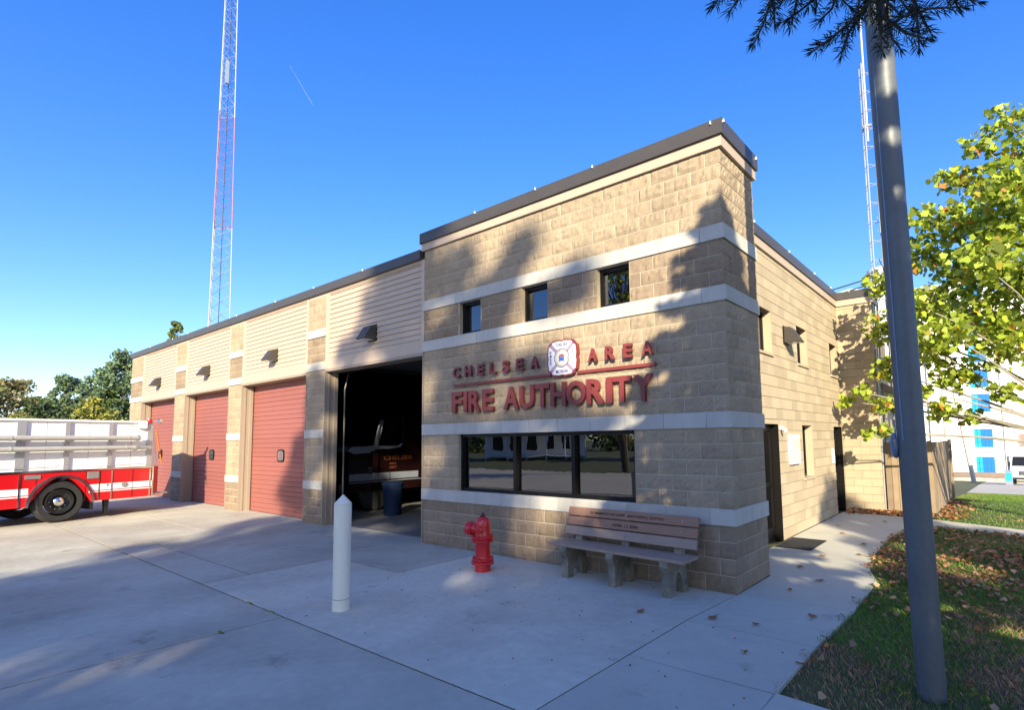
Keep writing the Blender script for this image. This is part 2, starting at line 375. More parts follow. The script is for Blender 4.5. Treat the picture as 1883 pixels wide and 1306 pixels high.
inset_slab([(-.08, -2.38), (1.18, -2.37), (1.18, -1.23), (-.08, -1.23)], .55)
inset_slab([(-.08, -1.22), (1.18, -1.22), (1.24, .11), (-.0, .09)], .48)
inset_slab([(.0, .10), (1.24, .12), (1.23, 1.66), (1.02, 2.4), (-.6, 2.4), (-.6, 1.225), (.012, 1.225)], .55)
inset_slab([(-.6, 2.41), (1.02, 2.41), (.93, 3.05), (.88, 4.6), (-.6, 4.6)], .45)
inset_slab([(-.6, 4.61), (.88, 4.61), (.88, 5.6), (1.0, 6.6), (-.6, 6.9)], .55)
inset_slab([(-.6, 6.91), (1.0, 6.61), (1.28, 7.45), (1.6, 8.3), (-.1, 8.75), (-.6, 8.75)], .5)
inset_slab([(1.29, 7.46), (2.9, 6.9), (4.2, 6.6), (7, 6.2), (7, 7.0), (4.2, 7.4), (2.9, 7.7), (1.61, 8.29)], .5)
inset_slab([(1.175, -2.36), (1.66, -2.40), (4, -2.44), (4, -4.1), (1.17, -4.1)], .6)
inset_slab([(4.01, -2.44), (30, -2.6), (30, -4.2), (4.01, -4.1)], .5)
struct(wk.obj('sidewalk', 'concrete_walk'))
sheet('slab_bed', -.085, .87, [-9, 8.7], -0.0085, 'joint')
mb = MB(); mb.box(-200, 200, -20, -9.4, -.2, -.026); struct(mb.obj('street', 'road_light'))
mb = MB(); mb.box(-200, 200, -9.4, -9.22, -.1, 0.0); struct(mb.obj('kerb', 'concrete_walk'))
sheet('side_road', 1.2, 120, [25.8, 26.3, 46.6, 68.2], -.02, 'road_light')

# ------------------------------------------------------------------ fire station
FS = thing('fire_station', 'tan block fire station with three red garage doors, an open bay and red sign lettering', 'building', (0, 0, 0))
BANDS = (4, 10, 18, 22); Hs = 28*C
smallw = [(-5.06, -4.49), (-3.50, -2.93), (-1.97, -1.40)]
big = (-5.08, -1.385)
holes = [(a+6.1, b+6.1, 19*C, 22*C) for a, b in smallw] + [(big[0]+6.1, big[1]+6.1, 5*C, 10*C)]
mb = MB()
masonry(mb, (-6.1, 0, 0), (1, 0, 0), (0, -1, 0), 6.1, 0, 28, holes, rough=0.013, nx=10, nz=4, skip=BANDS, seed=1, corner=(False, True))
masonry(mb, (0, 0, 0), (0, 1, 0), (1, 0, 0), 1.22, 0, 28, (), rough=0.013, nx=10, nz=4, skip=BANDS, seed=2, shift0=1, corner=(True, False))
mb.obj('block_wall', ['split_block', 'split_block_dark'], FS)
def wallgrid(mb, org, u, n, width, z0, z1, holes, t, d0=0.008, v=.5):
    u = Vector(u); n = Vector(n); org = Vector(org)
    us = sorted({0, width, *[h[0] for h in holes], *[h[1] for h in holes]}); zs = sorted({z0, z1, *[h[2] for h in holes], *[h[3] for h in holes]})
    M = Matrix(((u.x, -n.x, 0, org.x), (u.y, -n.y, 0, org.y), (0, 0, 1, 0), (0, 0, 0, 1)))
    for a, b in zip(us[:-1], us[1:]):
        for c, d in zip(zs[:-1], zs[1:]):
            m = ((a+b)/2, (c+d)/2)
            if any(h[0] < m[0] < h[1] and h[2] < m[1] < h[3] for h in holes): continue
            mb.box(a, b, d0, t, c, d, v, M=M)
mb = MB()
wallgrid(mb, (-6.09, 0, 0), (1, 0, 0), (0, -1, 0), 6.08, 0, Hs, [(a-.01, b-.01, c, d) for a, b, c, d in holes], 0.30, d0=.0065)
mb.box(-.3, -.0065, .30, 1.22, 0, Hs)
mb.box(-6.092, -5.8, .30, 1.20, 0, Hs); mb.box(-6.092, -.302, 1.0, 1.21, 0, Hs)
mb.obj('mortar_backing', 'mortar', FS)
def band(mb, org, u, n, width, z, first=.61, ext0=0, ext1=0, proud=.022, rr=random.Random(3)):
    u = Vector(u); n = Vector(n); org = Vector(org)
    M = Matrix(((u.x, n.x, 0, org.x), (u.y, n.y, 0, org.y), (0, 0, 1, 0), (0, 0, 0, 1)))
    x = -ext0; L = width+ext1; seq = [first+ext0]
    while x < L-.01:
        s_ = seq.pop(0) if seq else .6096
        e = min(L, x+s_)
        if L-e < .12: e = L
        mb.box(x+.0025, e-.0025 if e < L else e, -.02, proud, z+.004, z+C-.004, rr.random(), M=M)
        mb.quad(*[M @ Vector(p) for p in ((x+.0025, proud+.0, z+C-.004), (e-.0025, proud, z+C-.004), (e-.0025, proud-.012, z+C+.004), (x+.0025, proud-.012, z+C+.004))], v=.6)
        x = e
for zc in BANDS:
    mb = MB()
    x = -6.12; parts = [.63, .305]
    band(mb, (-6.1, 0, 0), (1, 0, 0), (0, -1, 0), .61, zc*C, ext0=.022)
    band(mb, (-5.49, 0, 0), (1, 0, 0), (0, -1, 0), .305, zc*C, first=.305)
    band(mb, (-5.185, 0, 0), (1, 0, 0), (0, -1, 0), 5.185, zc*C, first=.6096, ext1=.022)
    band(mb, (0, 0, 0), (0, 1, 0), (1, 0, 0), 1.22, zc*C, first=.6, ext0=-.003, ext1=.005)
    mb.obj('stone_band', 'stone', FS)
# parapet fascia and metal coping of the tall block
mb = MB()
mb.box(-6.14, .045, -.045, 1.25, Hs, 5.835); mb.obj('fascia', 'trim', FS)
mb = MB(); mb.box(-6.17, .075, -.075, 1.28, 5.838, 6.045); mb.box(-6.16, .065, -.085, -.0755, 5.838, 5.85)
mb.obj('coping', 'bronze', FS)
# windows on the front
def window(x0, x1, z0, z1, mull, gl, depth=.11, blind=None, fw=.05):
    f = MB(); y = depth
    f.box(x0, x0+fw, y-.07, y+.06, z0, z1); f.box(x1-fw, x1, y-.07, y+.06, z0, z1)
    f.box(x0+fw, x1-fw, y-.068, y+.06, z0, z0+fw); f.box(x0+fw, x1-fw, y-.068, y+.06, z1-fw, z1)
    for m in mull: f.box(m-.035, m+.035, y-.066, y+.06, z0+fw, z1-fw)
    fr = f.obj('window', 'frame_dark', FS)
    edges = [x0+fw]+[e for m in mull for e in (m-.035, m+.035)]+[x1-fw]
    for a, b in zip(edges[::2], edges[1::2]):
        g = MB(); g.box(a, b, y+.0, y+.012, z0+fw, z1-fw); g.obj('pane', gl, fr)
        if blind:
            g = MB(); g.box(a+.02, a+blind, y+.10, y+.11, z0+fw, z1-fw); g.obj('blind', 'blind', fr)
    r = MB()
    r.box(x0-.0, x0+.004, .0, y-.07, z0, z1); r.box(x1-.004, x1, 0, y-.07, z0, z1)
    r.obj('reveal', 'smooth_block', fr)
    return fr
for k, (a, b) in enumerate(smallw): window(a, b, 19*C+.004, 22*C-.004, (), 'window_glass', .15, blind=(.05, .06, .10)[k])
window(big[0], big[1], 5*C+.004, 10*C-.004, (-3.745, -2.52), 'window_glass', .13)
# sign lettering
def fx(u):  # photo column on the sign -> metres along the wall
    return -5.16+0*u
SL = MB()
letters = []
def L_(t, a, b, z0, z1, d=.05): letters.append(text_mesh(t, a, b, z0, z1, -.042+0.0, d, 'sign_red', 'l', bold=.03))
def xs(zx, v):   # zoomed column -> X on the wall plane
    u_ = 760+zx*.2909; P = F + R2*((u_-941.5-85.46)/foc) - U2*((v-653-66.43)/foc); t = -CX.y/P.y; return CX.x+t*P.x
for t, a, b, v in (('C', 272, 314, 685), ('H', 346, 388, 681), ('E', 428, 465, 678), ('L', 504, 543, 675), ('S', 583, 627, 671), ('E', 671, 715, 668), ('A', 760, 811, 665),
                   ('A', 1124, 1180, 652), ('R', 1232, 1290, 648), ('E', 1345, 1400, 644), ('A', 1461, 1530, 640)):
    L_(t, xs(a, v), xs(b, v), 3.055, 3.255)
for t, a, b, v in (('F', 265, 331, 740), ('I', 341, 362, 738), ('R', 373, 443, 737), ('E', 458, 527, 736), ('A', 593, 686, 733), ('U', 692, 783, 731), ('T', 793, 881, 729),
                   ('H', 889, 985, 727), ('O', 988, 1110, 725), ('R', 1117, 1226, 722), ('I', 1239, 1276, 720), ('T', 1281, 1396, 718), ('Y', 1411, 1531, 715)):
    L_(t, xs(a, v), xs(b, v), 2.425, 2.80)
mb = MB(); mb.box(-5.16, -2.86, -.045, -.012, 2.905, 2.95); mb.box(-2.34, -1.0, -.045, -.012, 2.905, 2.95); SR = mb.obj('sign_rule', 'sign_red', FS)
for o in letters: o.parent = SR; o.name = 'letter'
# emblem
ec = Vector((-2.60, 0, 3.175)); EW, EH = .31, .30
def emb(sc=1.0, n=96):
    pts = []
    for k in range(n):
        t = 2*math.pi*k/n
        c, s_ = math.cos(t), math.sin(t); r = 1/max(abs(c), abs(s_))      # square
        r = min(r, 1.24)                                                  # clipped corners
        r *= 1+0.035*math.cos(4*t)*1.0 - 0.05*(math.cos(8*t) > .2)*abs(math.cos(8*t)) + 0.012
        pts.append((c*r*EW*sc*.93, s_*r*EH*sc*.93))
    return pts
def P3(pts, y): return [(ec.x+a, y, ec.z+b) for a, b in pts]
em = thing  # (emblem is a part of the station)
mb = MB(); mb.prism(P3(emb(1.0), -.075), (0, .063, 0)); EMB = mb.obj('emblem', 'sign_red', FS)
mb = MB(); mb.prism(P3(emb(.92), -.079), (0, .003, 0)); mb.obj('emblem_face', 'emblem_white', EMB)
mb = MB()
for sx_ in (1, -1):
    d = Vector((sx_*EW, 0, EH)).normalized(); p = Vector((-d.z, 0, d.x))
    for side in (1, -1):
        for off, wd, m in ((-.022, .008, 0), (.022, .008, 0), (0, .016, 1)):
            a = ec+d*side*.135+p*off; b = ec+d*side*.355+p*off
            q = [a+p*wd/2, b+p*wd/2, b-p*wd/2, a-p*wd/2]
            mb.prism([(v.x, -.082, v.z) for v in q], (0, .003, 0), m=m)
def ring(mb, r0, r1, y, m, n=48, sq=1.0):
    for k in range(n):
        a, b = 2*math.pi*k/n, 2*math.pi*(k+1)/n
        mb.quad(*[(ec.x+r*math.cos(t)*sq, y, ec.z+r*math.sin(t)) for r, t in ((r0, a), (r0, b), (r1, b), (r1, a))], m=m)
ring(mb, 0, .150, -.0835, 0); ring(mb, 0, .138, -.0845, 3); ring(mb, .0, .098, -.0855, 2); ring(mb, 0, .092, -.0862, 3)
for q, m in (([(-.055, .03), (-.03, .055), (.03, .055), (.055, .03), (.05, -.01), (-.05, -.01)], 1), ([(-.052, .012), (.052, .012), (.046, -.03), (.06, -.055), (0, -.045), (-.06, -.055), (-.046, -.03)], 4), ([(-.034, .018), (.034, .018), (.034, -.028), (-.034, -.028)], 2)):
    yy = -.087-.001*m*.5; mb.poly([(ec.x+a, yy, ec.z+b) for a, b in q][::-1], m=m)
for k in range(3):
    t = math.pi*k/3+math.pi/2; d = Vector((math.cos(t), 0, math.sin(t))); p = Vector((-d.z, 0, d.x)); c0 = ec+Vector((0, 0, -.004))
    q = [c0+d*.026+p*.007, c0-d*.026+p*.007, c0-d*.026-p*.007, c0+d*.026-p*.007]; mb.poly([(v.x, -.0915-.0004*k, v.z) for v in q], m=4)
mb.obj('emblem_shield', ['emblem_navy', 'emblem_red', 'emblem_white', 'emblem_cream', 'emblem_blue'], EMB)
tl = [text_mesh('CHELSEA', ec.x-.115, ec.x+.115, ec.z+.185, ec.z+.235, -.080, .003, 'emblem_navy', 't', bold=.01),
      text_mesh('MICHIGAN', ec.x-.12, ec.x+.12, ec.z-.235, ec.z-.185, -.080, .003, 'emblem_navy', 't', bold=.01)]
for i, ch in enumerate('FIRE'): tl.append(text_mesh(ch, ec.x-.235, ec.x-.205, ec.z+.075-i*.055, ec.z+.115-i*.055, -.080, .003, 'emblem_navy', 't', bold=.01))
for i, ch in enumerate('RESCUE'): tl.append(text_mesh(ch, ec.x+.205, ec.x+.235, ec.z+.10-i*.042, ec.z+.132-i*.042, -.080, .003, 'emblem_navy', 't', bold=.01))
rt = 'CHELSEA AREA FIRE AUTHORITY '
for i, ch in enumerate(rt):
    if ch == ' ': continue
    t = math.pi/2+math.pi*.0-2*math.pi*i/len(rt)+1.4
    o = text_mesh(ch, -.007, .007, -.009, .009, 0, .001, 'emblem_navy', 't', bold=.0)
    o.data.transform(Matrix.Translation((ec.x+.118*math.cos(t), -.0865, ec.z+.118*math.sin(t))) @ Matrix.Rotation(-(t-math.pi/2), 4, 'Y')); tl.append(o)
join_meshes(tl, 'emblem_lettering', EMB)

# garage piers, openings, siding
PIERS = [(-10.70, -9.85), (-15.40, -14.52), (-20.06, -19.12), (-25.40, -23.90)]
OPEN = [(-9.85, -6.10), (-14.52, -10.70), (-19.12, -15.40), (-23.90, -20.06)]
for k, (a, b) in enumerate(PIERS):
    mb = MB(); masonry(mb, (a, 0, 0), (1, 0, 0), (0, -1, 0), b-a, 0, 27, (), rough=0.010, nx=5, nz=3, skip=BANDS, seed=10+k, bl=(b-a)/round((b-a)/.4064), corner=(True, True))
    pr = mb.obj('pier', ['split_block', 'split_block_dark'], FS)
    mb = MB(); mb.box(a+.006, b-.006, .006, .33, 0, 5.54); mb.obj('mortar_backing', 'mortar', pr)
    for zc in BANDS:
        mb = MB(); mb.box(a-.02, b+.02, -.028, .05, zc*C+.004, zc*C+C-.004, v=.4+.1*k); mb.obj('stone_band', 'stone', pr)
def lap(mb, a, b, z0, z1, y, pitch):
    z = z0
    while z < z1-.02:
        zt = min(z+pitch, z1)
        mb.quad((a, y-.024, z), (b, y-.024, z), (b, y-.002, zt), (a, y-.002, zt)); mb.quad((a, y-.002, z), (b, y-.002, z), (b, y-.024, z), (a, y-.024, z))
        z = zt
for k, (a, b) in enumerate(OPEN):
    mb = MB(); lap(mb, a+.15, b-.10, 3.93, 5.50, .030, .1165); sp = mb.obj('siding_panel', 'siding', FS)
    mb = MB(); mb.box(a, a+.15, -.0, .33, 3.66, 5.54); mb.box(b-.10, b, 0, .33, 3.66, 5.54); mb.box(a+.15, b-.10, .002, .33, 3.66, 3.92); mb.box(a+.15, b-.10, .0, .33, 5.48, 5.54)
    mb.box(a+.15, b-.10, .032, .33, 3.92, 5.48); mb.obj('trim_board', 'trim', sp)
    mb = MB()
    if k: mb.box(a, a+.03, -.01, .42, 0, 3.66)
    else: mb.box(a, a+.03, -.01, .33, 0, 3.66)
    mb.box(b-.03, b, -.01, .42, 0, 3.66)
    mb.box(a+.03, b-.03, .0, .33, 3.60, 3.657)
    mb.box(a+.03, a+.07, .22, .30, 0, 3.6); mb.box(a+.03, a+.045, .08, .12, 0, 3.6)
    mb.obj('door_jamb', 'jamb', FS)
    if k == 0: continue
    mb = MB(); mb.box(a+.03, b-.03, .352, .40, 0.0, 3.6)
    sec = 3.6/7
    for s_ in range(7):
        v = random.random()
        for q in range(4):
            z0 = s_*sec+q*sec/4; z1 = z0+sec/4; g = .012 if q == 0 else .006
            mb.quad((a+.03, .335, z0+g), (b-.03, .335, z0+g), (b-.03, .335, z1-.004), (a+.03, .335, z1-.004), v)
            mb.quad((a+.03, .351, z0), (b-.03, .351, z0), (b-.03, .335, z0+g), (a+.03, .335, z0+g), v)
            mb.quad((a+.03, .335, z1-.004), (b-.03, .335, z1-.004), (b-.03, .351, z1), (a+.03, .351, z1), v)
    gd = mb.obj('garage_door', 'garage_red', FS)
    cx = b-1.97 if k == 1 else b-2.08 if k == 2 else b-2.45; mb = MB(); cz = 1.585; pts = []
    for t in range(32):
        an = 2*math.pi*t/32; ca, sa = math.cos(an), math.sin(an)
        pts.append((cx+.20*math.copysign(abs(ca)**.45, ca), cz+.17*math.copysign(abs(sa)**.45, sa)))
    mb.prism([(x, .315, z) for x, z in pts], (0, .022, 0)); gw = mb.obj('port_window', 'frame_dark', gd)
    mb = MB(); mb.prism([(cx+(x-cx)*.78, .309, cz+(z-cz)*.78) for x, z in pts], (0, .003, 0)); mb.obj('pane', 'window_glass', gw)
# coping of the low roof and the rest of the shell
mb = MB(); mb.box(-25.47, -6.175, -.065, .34, 5.54, 5.73); mb.obj('coping', 'bronze', FS)
mb = MB(); mb.box(-25.40, -25.1, .33, 17.8, 0, 5.54); mb.box(-25.40, -.9, 17.5, 17.8, 0, 5.54); mb.obj('block_wall', 'smooth_block', FS)
mb = MB(); mb.box(-25.45, -25.1, .34, 17.9, 5.54, 5.73); mb.box(-25.1, -.6, 17.6, 17.9, 5.54, 5.73); mb.obj('coping', 'bronze', FS)
mb = MB(); mb.box(-25.1, -.85, 1.23, 17.6, 5.05, 5.25); mb.box(-25.1, -6.10, .34, 1.23, 5.05, 5.25); mb.obj('roof', 'roof_shingle', FS)
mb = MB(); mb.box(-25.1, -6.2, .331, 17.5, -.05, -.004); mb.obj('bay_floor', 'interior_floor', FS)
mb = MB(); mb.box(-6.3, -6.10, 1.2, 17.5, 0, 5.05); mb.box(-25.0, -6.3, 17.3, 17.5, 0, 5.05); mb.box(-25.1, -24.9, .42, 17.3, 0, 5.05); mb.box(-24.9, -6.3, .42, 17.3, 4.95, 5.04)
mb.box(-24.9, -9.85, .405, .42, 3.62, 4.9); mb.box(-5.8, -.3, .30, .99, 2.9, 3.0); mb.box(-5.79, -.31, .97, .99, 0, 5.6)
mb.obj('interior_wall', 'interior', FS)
# open sectional door under the ceiling and its track
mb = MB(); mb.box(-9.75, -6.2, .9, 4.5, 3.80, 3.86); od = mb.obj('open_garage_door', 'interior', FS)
mb = MB()
for x in (-9.74, -6.22): mb.path([(x, .46, 0), (x, .46, 3.2), (x, .55, 3.6), (x, .9, 3.75), (x, 4.5, 3.76)], .022, 6)
mb.obj('door_track', 'light_body', od)

# side wall (smooth block) and the shallow wing
YS = 1.22
ups = [(2.98, 3.80), (5.46, 6.27), (8.36, 9.17)]
DOORS = [(2.93, 3.93), (8.36, 9.24)]; LW = (5.53, 6.32)
H1 = [(a-YS, b-YS, 17*C, 21*C) for a, b in ups]+[(a-YS, b-YS, 0, 2.14) for a, b in DOORS]+[(LW[0]-YS, LW[1]-YS, 5*C, 2.14)]
Hm = [(a, b, c, 11*C if d == 2.14 else d) for a, b, c, d in H1]
mb = MB(); masonry(mb, (-.62, YS, 0), (0, 1, 0), (1, 0, 0), 9.36-YS, -.0, 27, Hm, nx=1, nz=1, gap=.005, gz=.010, seed=5)
masonry(mb, (-.62, 9.36, 0), (1, 0, 0), (0, -1, 0), .85, 0, 27, (), nx=1, nz=1, gap=.005, gz=.010, seed=6)
masonry(mb, (.23, 9.36, 0), (0, 1, 0), (1, 0, 0), .60, 0, 27, (), nx=1, nz=1, gap=.005, gz=.010, seed=7)
for a, b in DOORS+[LW]: mb.box(-.80, -.622, a, b, 2.145, 2.23)
mb.obj('block_wall', 'smooth_block', FS)
mb = MB(); wallgrid(mb, (-.62, YS, 0), (0, 1, 0), (1, 0, 0), 9.36-YS, 0, 5.37, Hm, .24, d0=.007)
mb.box(-.86, .222, 9.367, 9.95, 0, 5.37); mb.box(-.86, -.62, 9.95, 17.6, 0, 5.37); mb.obj('mortar_backing', 'mortar_dark', FS)
mb = MB()
mb.box(-.86, -.58, 1.222, 9.32, 5.372, 5.535); mb.box(-.86, .27, 9.32, 9.99, 5.372, 5.535); mb.box(-.86, -.58, 9.99, 17.6, 5.372, 5.535); mb.obj('fascia', 'trim', FS)
mb = MB(); mb.box(-.88, -.55, 1.285, 9.29, 5.538, 5.735); mb.box(-.88, .30, 9.29, 10.02, 5.538, 5.735); mb.box(-.88, -.55, 10.02, 17.6, 5.538, 5.735); mb.obj('coping', 'bronze', FS)
def side_window(y0, y1, z0, z1):
    f = MB(); x = -.80; fw = .05
    f.box(x-.04, x+.03, y0, y0+fw, z0, z1); f.box(x-.04, x+.03, y1-fw, y1, z0, z1); f.box(x-.04, x+.03, y0+fw, y1-fw, z0, z0+fw); f.box(x-.04, x+.03, y0+fw, y1-fw, z1-fw, z1)
    f.box(x-.03, x+.025, (y0+y1)/2-.02, (y0+y1)/2+.02, z0+fw, z1-fw)
    fr = f.obj('window', 'frame_dark', FS)
    g = MB(); g.box(x-.005, x+.005, y0+fw, y1-fw, z0+fw, z1-fw); g.obj('pane', 'window_glass', fr)
    g = MB(); g.box(x-.03, x+.21, y0-.02, y1+.02, z0-.045, z0); g.obj('sill', 'smooth_block', fr)
    g = MB(); g.box(-.80, -.618, y0-.0, y0+.006, z0, z1); g.box(-.80, -.618, y1-.006, y1, z0, z1); g.obj('reveal', 'smooth_block', fr)
    g = MB(); g.box(x-.10, x-.09, y0, y1, z0, z1); g.obj('blind', 'blind', fr)
for a, b in ups: side_window(a, b, 17*C, 21*C)
side_window(LW[0], LW[1], 5*C+.03, 2.14)
for i, (a, b) in enumerate(DOORS):
    f = MB(); x = -.78; fw = .10
    f.box(x-.04, x+.04, a, a+fw, 0, 2.14); f.box(x-.04, x+.04, b-fw, b, 0, 2.14); f.box(x-.04, x+.04, a+fw, b-fw, 0, .25); f.box(x-.04, x+.04, a+fw, b-fw, 2.02, 2.14); f.box(x-.03, x+.03, a+fw, b-fw, 1.0, 1.08)
    f.box(-.74, -.616, b-.012, b, 0, 2.14)
    dr = f.obj('door', 'frame_dark', FS)
    g = MB(); g.box(x-.006, x+.006, a+fw, b-fw, .25, 2.02); g.obj('pane', 'window_glass', dr)
    g = MB(); g.tube((x+.09, a+.18, .95), (x+.09, a+.18, 1.2), .012); g.tube((x+.03, a+.18, .97), (x+.09, a+.18, .97), .008); g.tube((x+.03, a+.18, 1.18), (x+.09, a+.18, 1.18), .008); g.obj('handle', 'steel', dr)
# wall lamps: wedge hoods
def lamp(M, name='wall_lamp'):
    mb = MB(); W2 = .155
    pr = [(0, .0), (0, .33), (.14, .30), (.31, .03), (.31, .0)]
    a = [M @ Vector((-W2, -d, z)) for d, z in pr]; mb.prism(a, M.to_3x3() @ Vector((2*W2, 0, 0)))
    h = mb.obj(name, 'light_body', FS)
    mb = MB(); mb.prism([M @ Vector(p) for p in ((-W2+.03, -.285, -.006), (W2-.03, -.285, -.006), (W2-.03, -.05, -.006), (-W2+.03, -.05, -.006))], (0, 0, .004)); mb.obj('lamp_lens', 'lens', h)
    mb = MB(); mb.box(-W2-.015, W2+.015, -.02, .0, -.02, .34, M=M); mb.obj('back_plate', 'frame_dark', h)
for xr in (-7.70, -12.30, -16.97, -21.70): lamp(Matrix.Translation((xr-.20, .028, 4.12)))
lamp(Matrix.Translation((-.615, 4.67, 3.77)) @ Matrix.Rotation(R(90), 4, 'Z') @ Matrix.Scale(.95, 4, (1, 0, 0)))
# little cable clips along the coping, vent, conduit
def clip(x, y, z, ang=0):
    mb = MB(); mb.box(-.007, .007, -.010, .010, -.02, .012); mb.tube((0, 0, .01), (0, 0, .028), .004, n=6)
    o = mb.obj('coping_clip', 'white', FS); o.location = (x, y, z); o.rotation_euler[2] = ang
for x in (-4.55, -3.1, -1.95): clip(x, -.09, 6.04)
clip(-.07, -.09, 6.01); clip(.085, -.03, 6.01, R(90)); clip(.085, 1.2, 6.0, R(90))
for x in (-8.2, -10.35, -12.4, -14.9, -17.1, -18.9, -20.4, -22.9): clip(x, -.075, 5.73)
clip(-6.2, -.075, 5.75)
for y in (2.9, 5.0, 7.0, 8.6): clip(-.54, y, 5.74, R(90))
clip(-.25, 9.28, 5.73)
mb = MB(); mb.box(.236, .262, 9.48, 9.51, .0, 5.35); mb.tube((.25, 9.5, 2.6), (.25, 9.5, 2.62), .02); mb.obj('conduit', 'galvanised', FS)
# low rear part with a metal roof edge
AN = thing('annex_building', 'low rear annex with sloping grey metal roof edge behind the block wing', 'building', (0, 0, 0))
mb = MB(); mb.box(-6, -.25, 11.2, 24, -1, 3.45); mb.obj('wall', 'smooth_block', AN)
mb = MB(); mb.prism([(-.6, 10.9, 3.98), (-.6, 24.5, 3.98), (.12, 24.5, 3.52), (.12, 10.9, 3.52)], (0, 0, .05)); mb.prism([(-4, 10.9, 5.2), (-4, 24.5, 5.2), (-.6, 24.5, 3.98), (-.6, 10.9, 3.98)], (0, 0, .05)); mb.obj('roof', 'roof_metal', AN)
mb = MB(); mb.box(-.6, .11, 10.93, 24.4, 3.40, 3.51); mb.obj('eave', 'trim', AN)

# ------------------------------------------------------------------ fittings on the side wall (things one could lift off)
nb = thing('notice_case', 'white framed notice case with papers on the side wall between door and window', 'notice board')
mb = MB(); mb.box(-.617, -.56, 4.50, 5.10, 1.37, 1.95); mb.obj('case', 'white', nb)
mb = MB()
for y0, y1, z0, z1 in ((4.56, 4.75, 1.66, 1.90), (4.79, 5.04, 1.62, 1.9), (4.58, 4.78, 1.42, 1.61), (4.83, 5.0, 1.43, 1.58)): mb.box(-.5598, -.5585, y0, y1, z0, z1, random.random())
mb.obj('paper', 'emblem_cream', nb)
sc_ = thing('security_camera', 'small white camera beside the top of the side door', 'camera')
mb = MB(); mb.box(-.617, -.60, 4.02, 4.10, 2.04, 2.12); mb.obj('mount', 'white', sc_)
mb = MB(); mb.tube((-.60, 4.06, 2.08), (-.50, 4.0, 2.02), .035, n=12); mb.obj('camera_body', 'white', sc_)
wi = thing('wall_sign', 'small white plate on the side wall by the far door', 'sign')
mb = MB(); mb.box(-.617, -.605, 8.02, 8.24, 1.25, 1.62); mb.obj('plate', 'white', wi)

# flags standing inside the right upper window
for nm, lab, x0, dx, mt in (('desk_flag', 'small red and white flag leaning left inside the right upper window', -1.62, -.16, ['flag_red', 'white']), ('desk_flag', 'small dark flag leaning right inside the right upper window', -1.62, .14, ['flag_dark', 'white'])):
    fl = thing(nm, lab, 'flag', (x0, .24, 3.93))
    mb = MB(); mb.tube((0, 0, -.05), (dx, 0, .30), .005, n=6); mb.obj('stick', 'gold', fl)
    mb = MB()
    for i in range(7):
        for j in range(3):
            a = i/7; b = (i+1)/7; c = j/3; d = (j+1)/3
            f_ = lambda p, q: (dx*(.35+.6*p)+(-1 if dx < 0 else 1)*.10*q, .012*math.sin(6*q+3*p), .30*(.35+.6*p)-.16*q+.02)
            mb.quad(f_(a, c), f_(b, c), f_(b, d), f_(a, d), m=(i+(j > 5)) % 2 if dx < 0 else (1 if i == 6 else 0))
    mb.obj('cloth', mt, fl)

# ------------------------------------------------------------------ doormat, bollard, hydrant
dm = MB(); dm.box(-.56, .0, 3.28, 4.32, .0, .014); dm.box(-.58, .02, 3.26, 4.34, .0, .008); tag(dm.obj('doormat', 'mat_black'), 'black rubber doormat on the concrete outside the side door', 'doormat')
bo = thing('bollard', 'white concrete filled bollard with pointed cap standing in front of the open bay', 'bollard', (-3.425, -3.20, 0))
mb = MB(); mb.lathe([(.0975, 0), (.0985, .02), (.0965, .10), (.0965, 1.17), (.093, 1.195)], n=40); mb.obj('post', 'bollard', bo, smooth=True)
mb = MB(); mb.lathe([(.0975, 1.196), (.0975, 1.205), (.006, 1.305)], n=40); mb.obj('cap', 'bollard', bo, smooth=True)
mb = MB(); mb.lathe([(.0968, .125), (.0985, .128), (.0968, .132)], n=40); mb.obj('ring', 'bollard_line', bo)

hy = thing('fire_hydrant', 'red fire hydrant on the pavement left of the memorial bench', 'hydrant', (-3.47, -.93, 0))
def flange(mb, z0, z1, r, nb=8, nut=.016):
    mb.lathe([(r-.008, z0), (r, z0+.006), (r, z1-.006), (r-.008, z1)], n=40)
mb = MB(); mb.lathe([(.118, 0), (.116, .10), (.114, .11)], n=36)
flange(mb, .10, .145, .168); flange(mb, .149, .192, .160)
mb.lathe([(.118, .19), (.113, .22), (.111, .30), (.111, .40), (.118, .43)], n=36); hb = mb.obj('barrel', 'hydrant_red', hy, smooth=True)
mb = MB(); flange(mb, .425, .465, .160); flange(mb, .469, .510, .166)
mb.lathe([(.128, .505), (.120, .54), (.118, .64), (.117, .70), (.108, .735), (.085, .765), (.055, .782), (.04, .785)], n=36); mb.obj('bonnet', 'hydrant_red', hy, smooth=True)
mb = MB(); mb.lathe([(.040, .783), (.038, .805), (.028, .812)], n=20); mb.lathe([(.017, .81), (.015, .845)], n=5); mb.obj('operating_nut', 'hydrant_dark', hy)
mb = MB()
for z, r in ((.169, .146), (.489, .146)):
    for k in range(8):
        t = 2*math.pi*(k+.5)/8; x, y = r*math.cos(t), r*math.sin(t)
        mb.tube((x, y, z-.055), (x, y, z+.042), .009, n=6); mb.tube((x, y, z-.066), (x, y, z-.048), .017, n=6); mb.tube((x, y, z+.020), (x, y, z+.034), .017, n=6)
mb.obj('bolts', 'hydrant_red', hy)
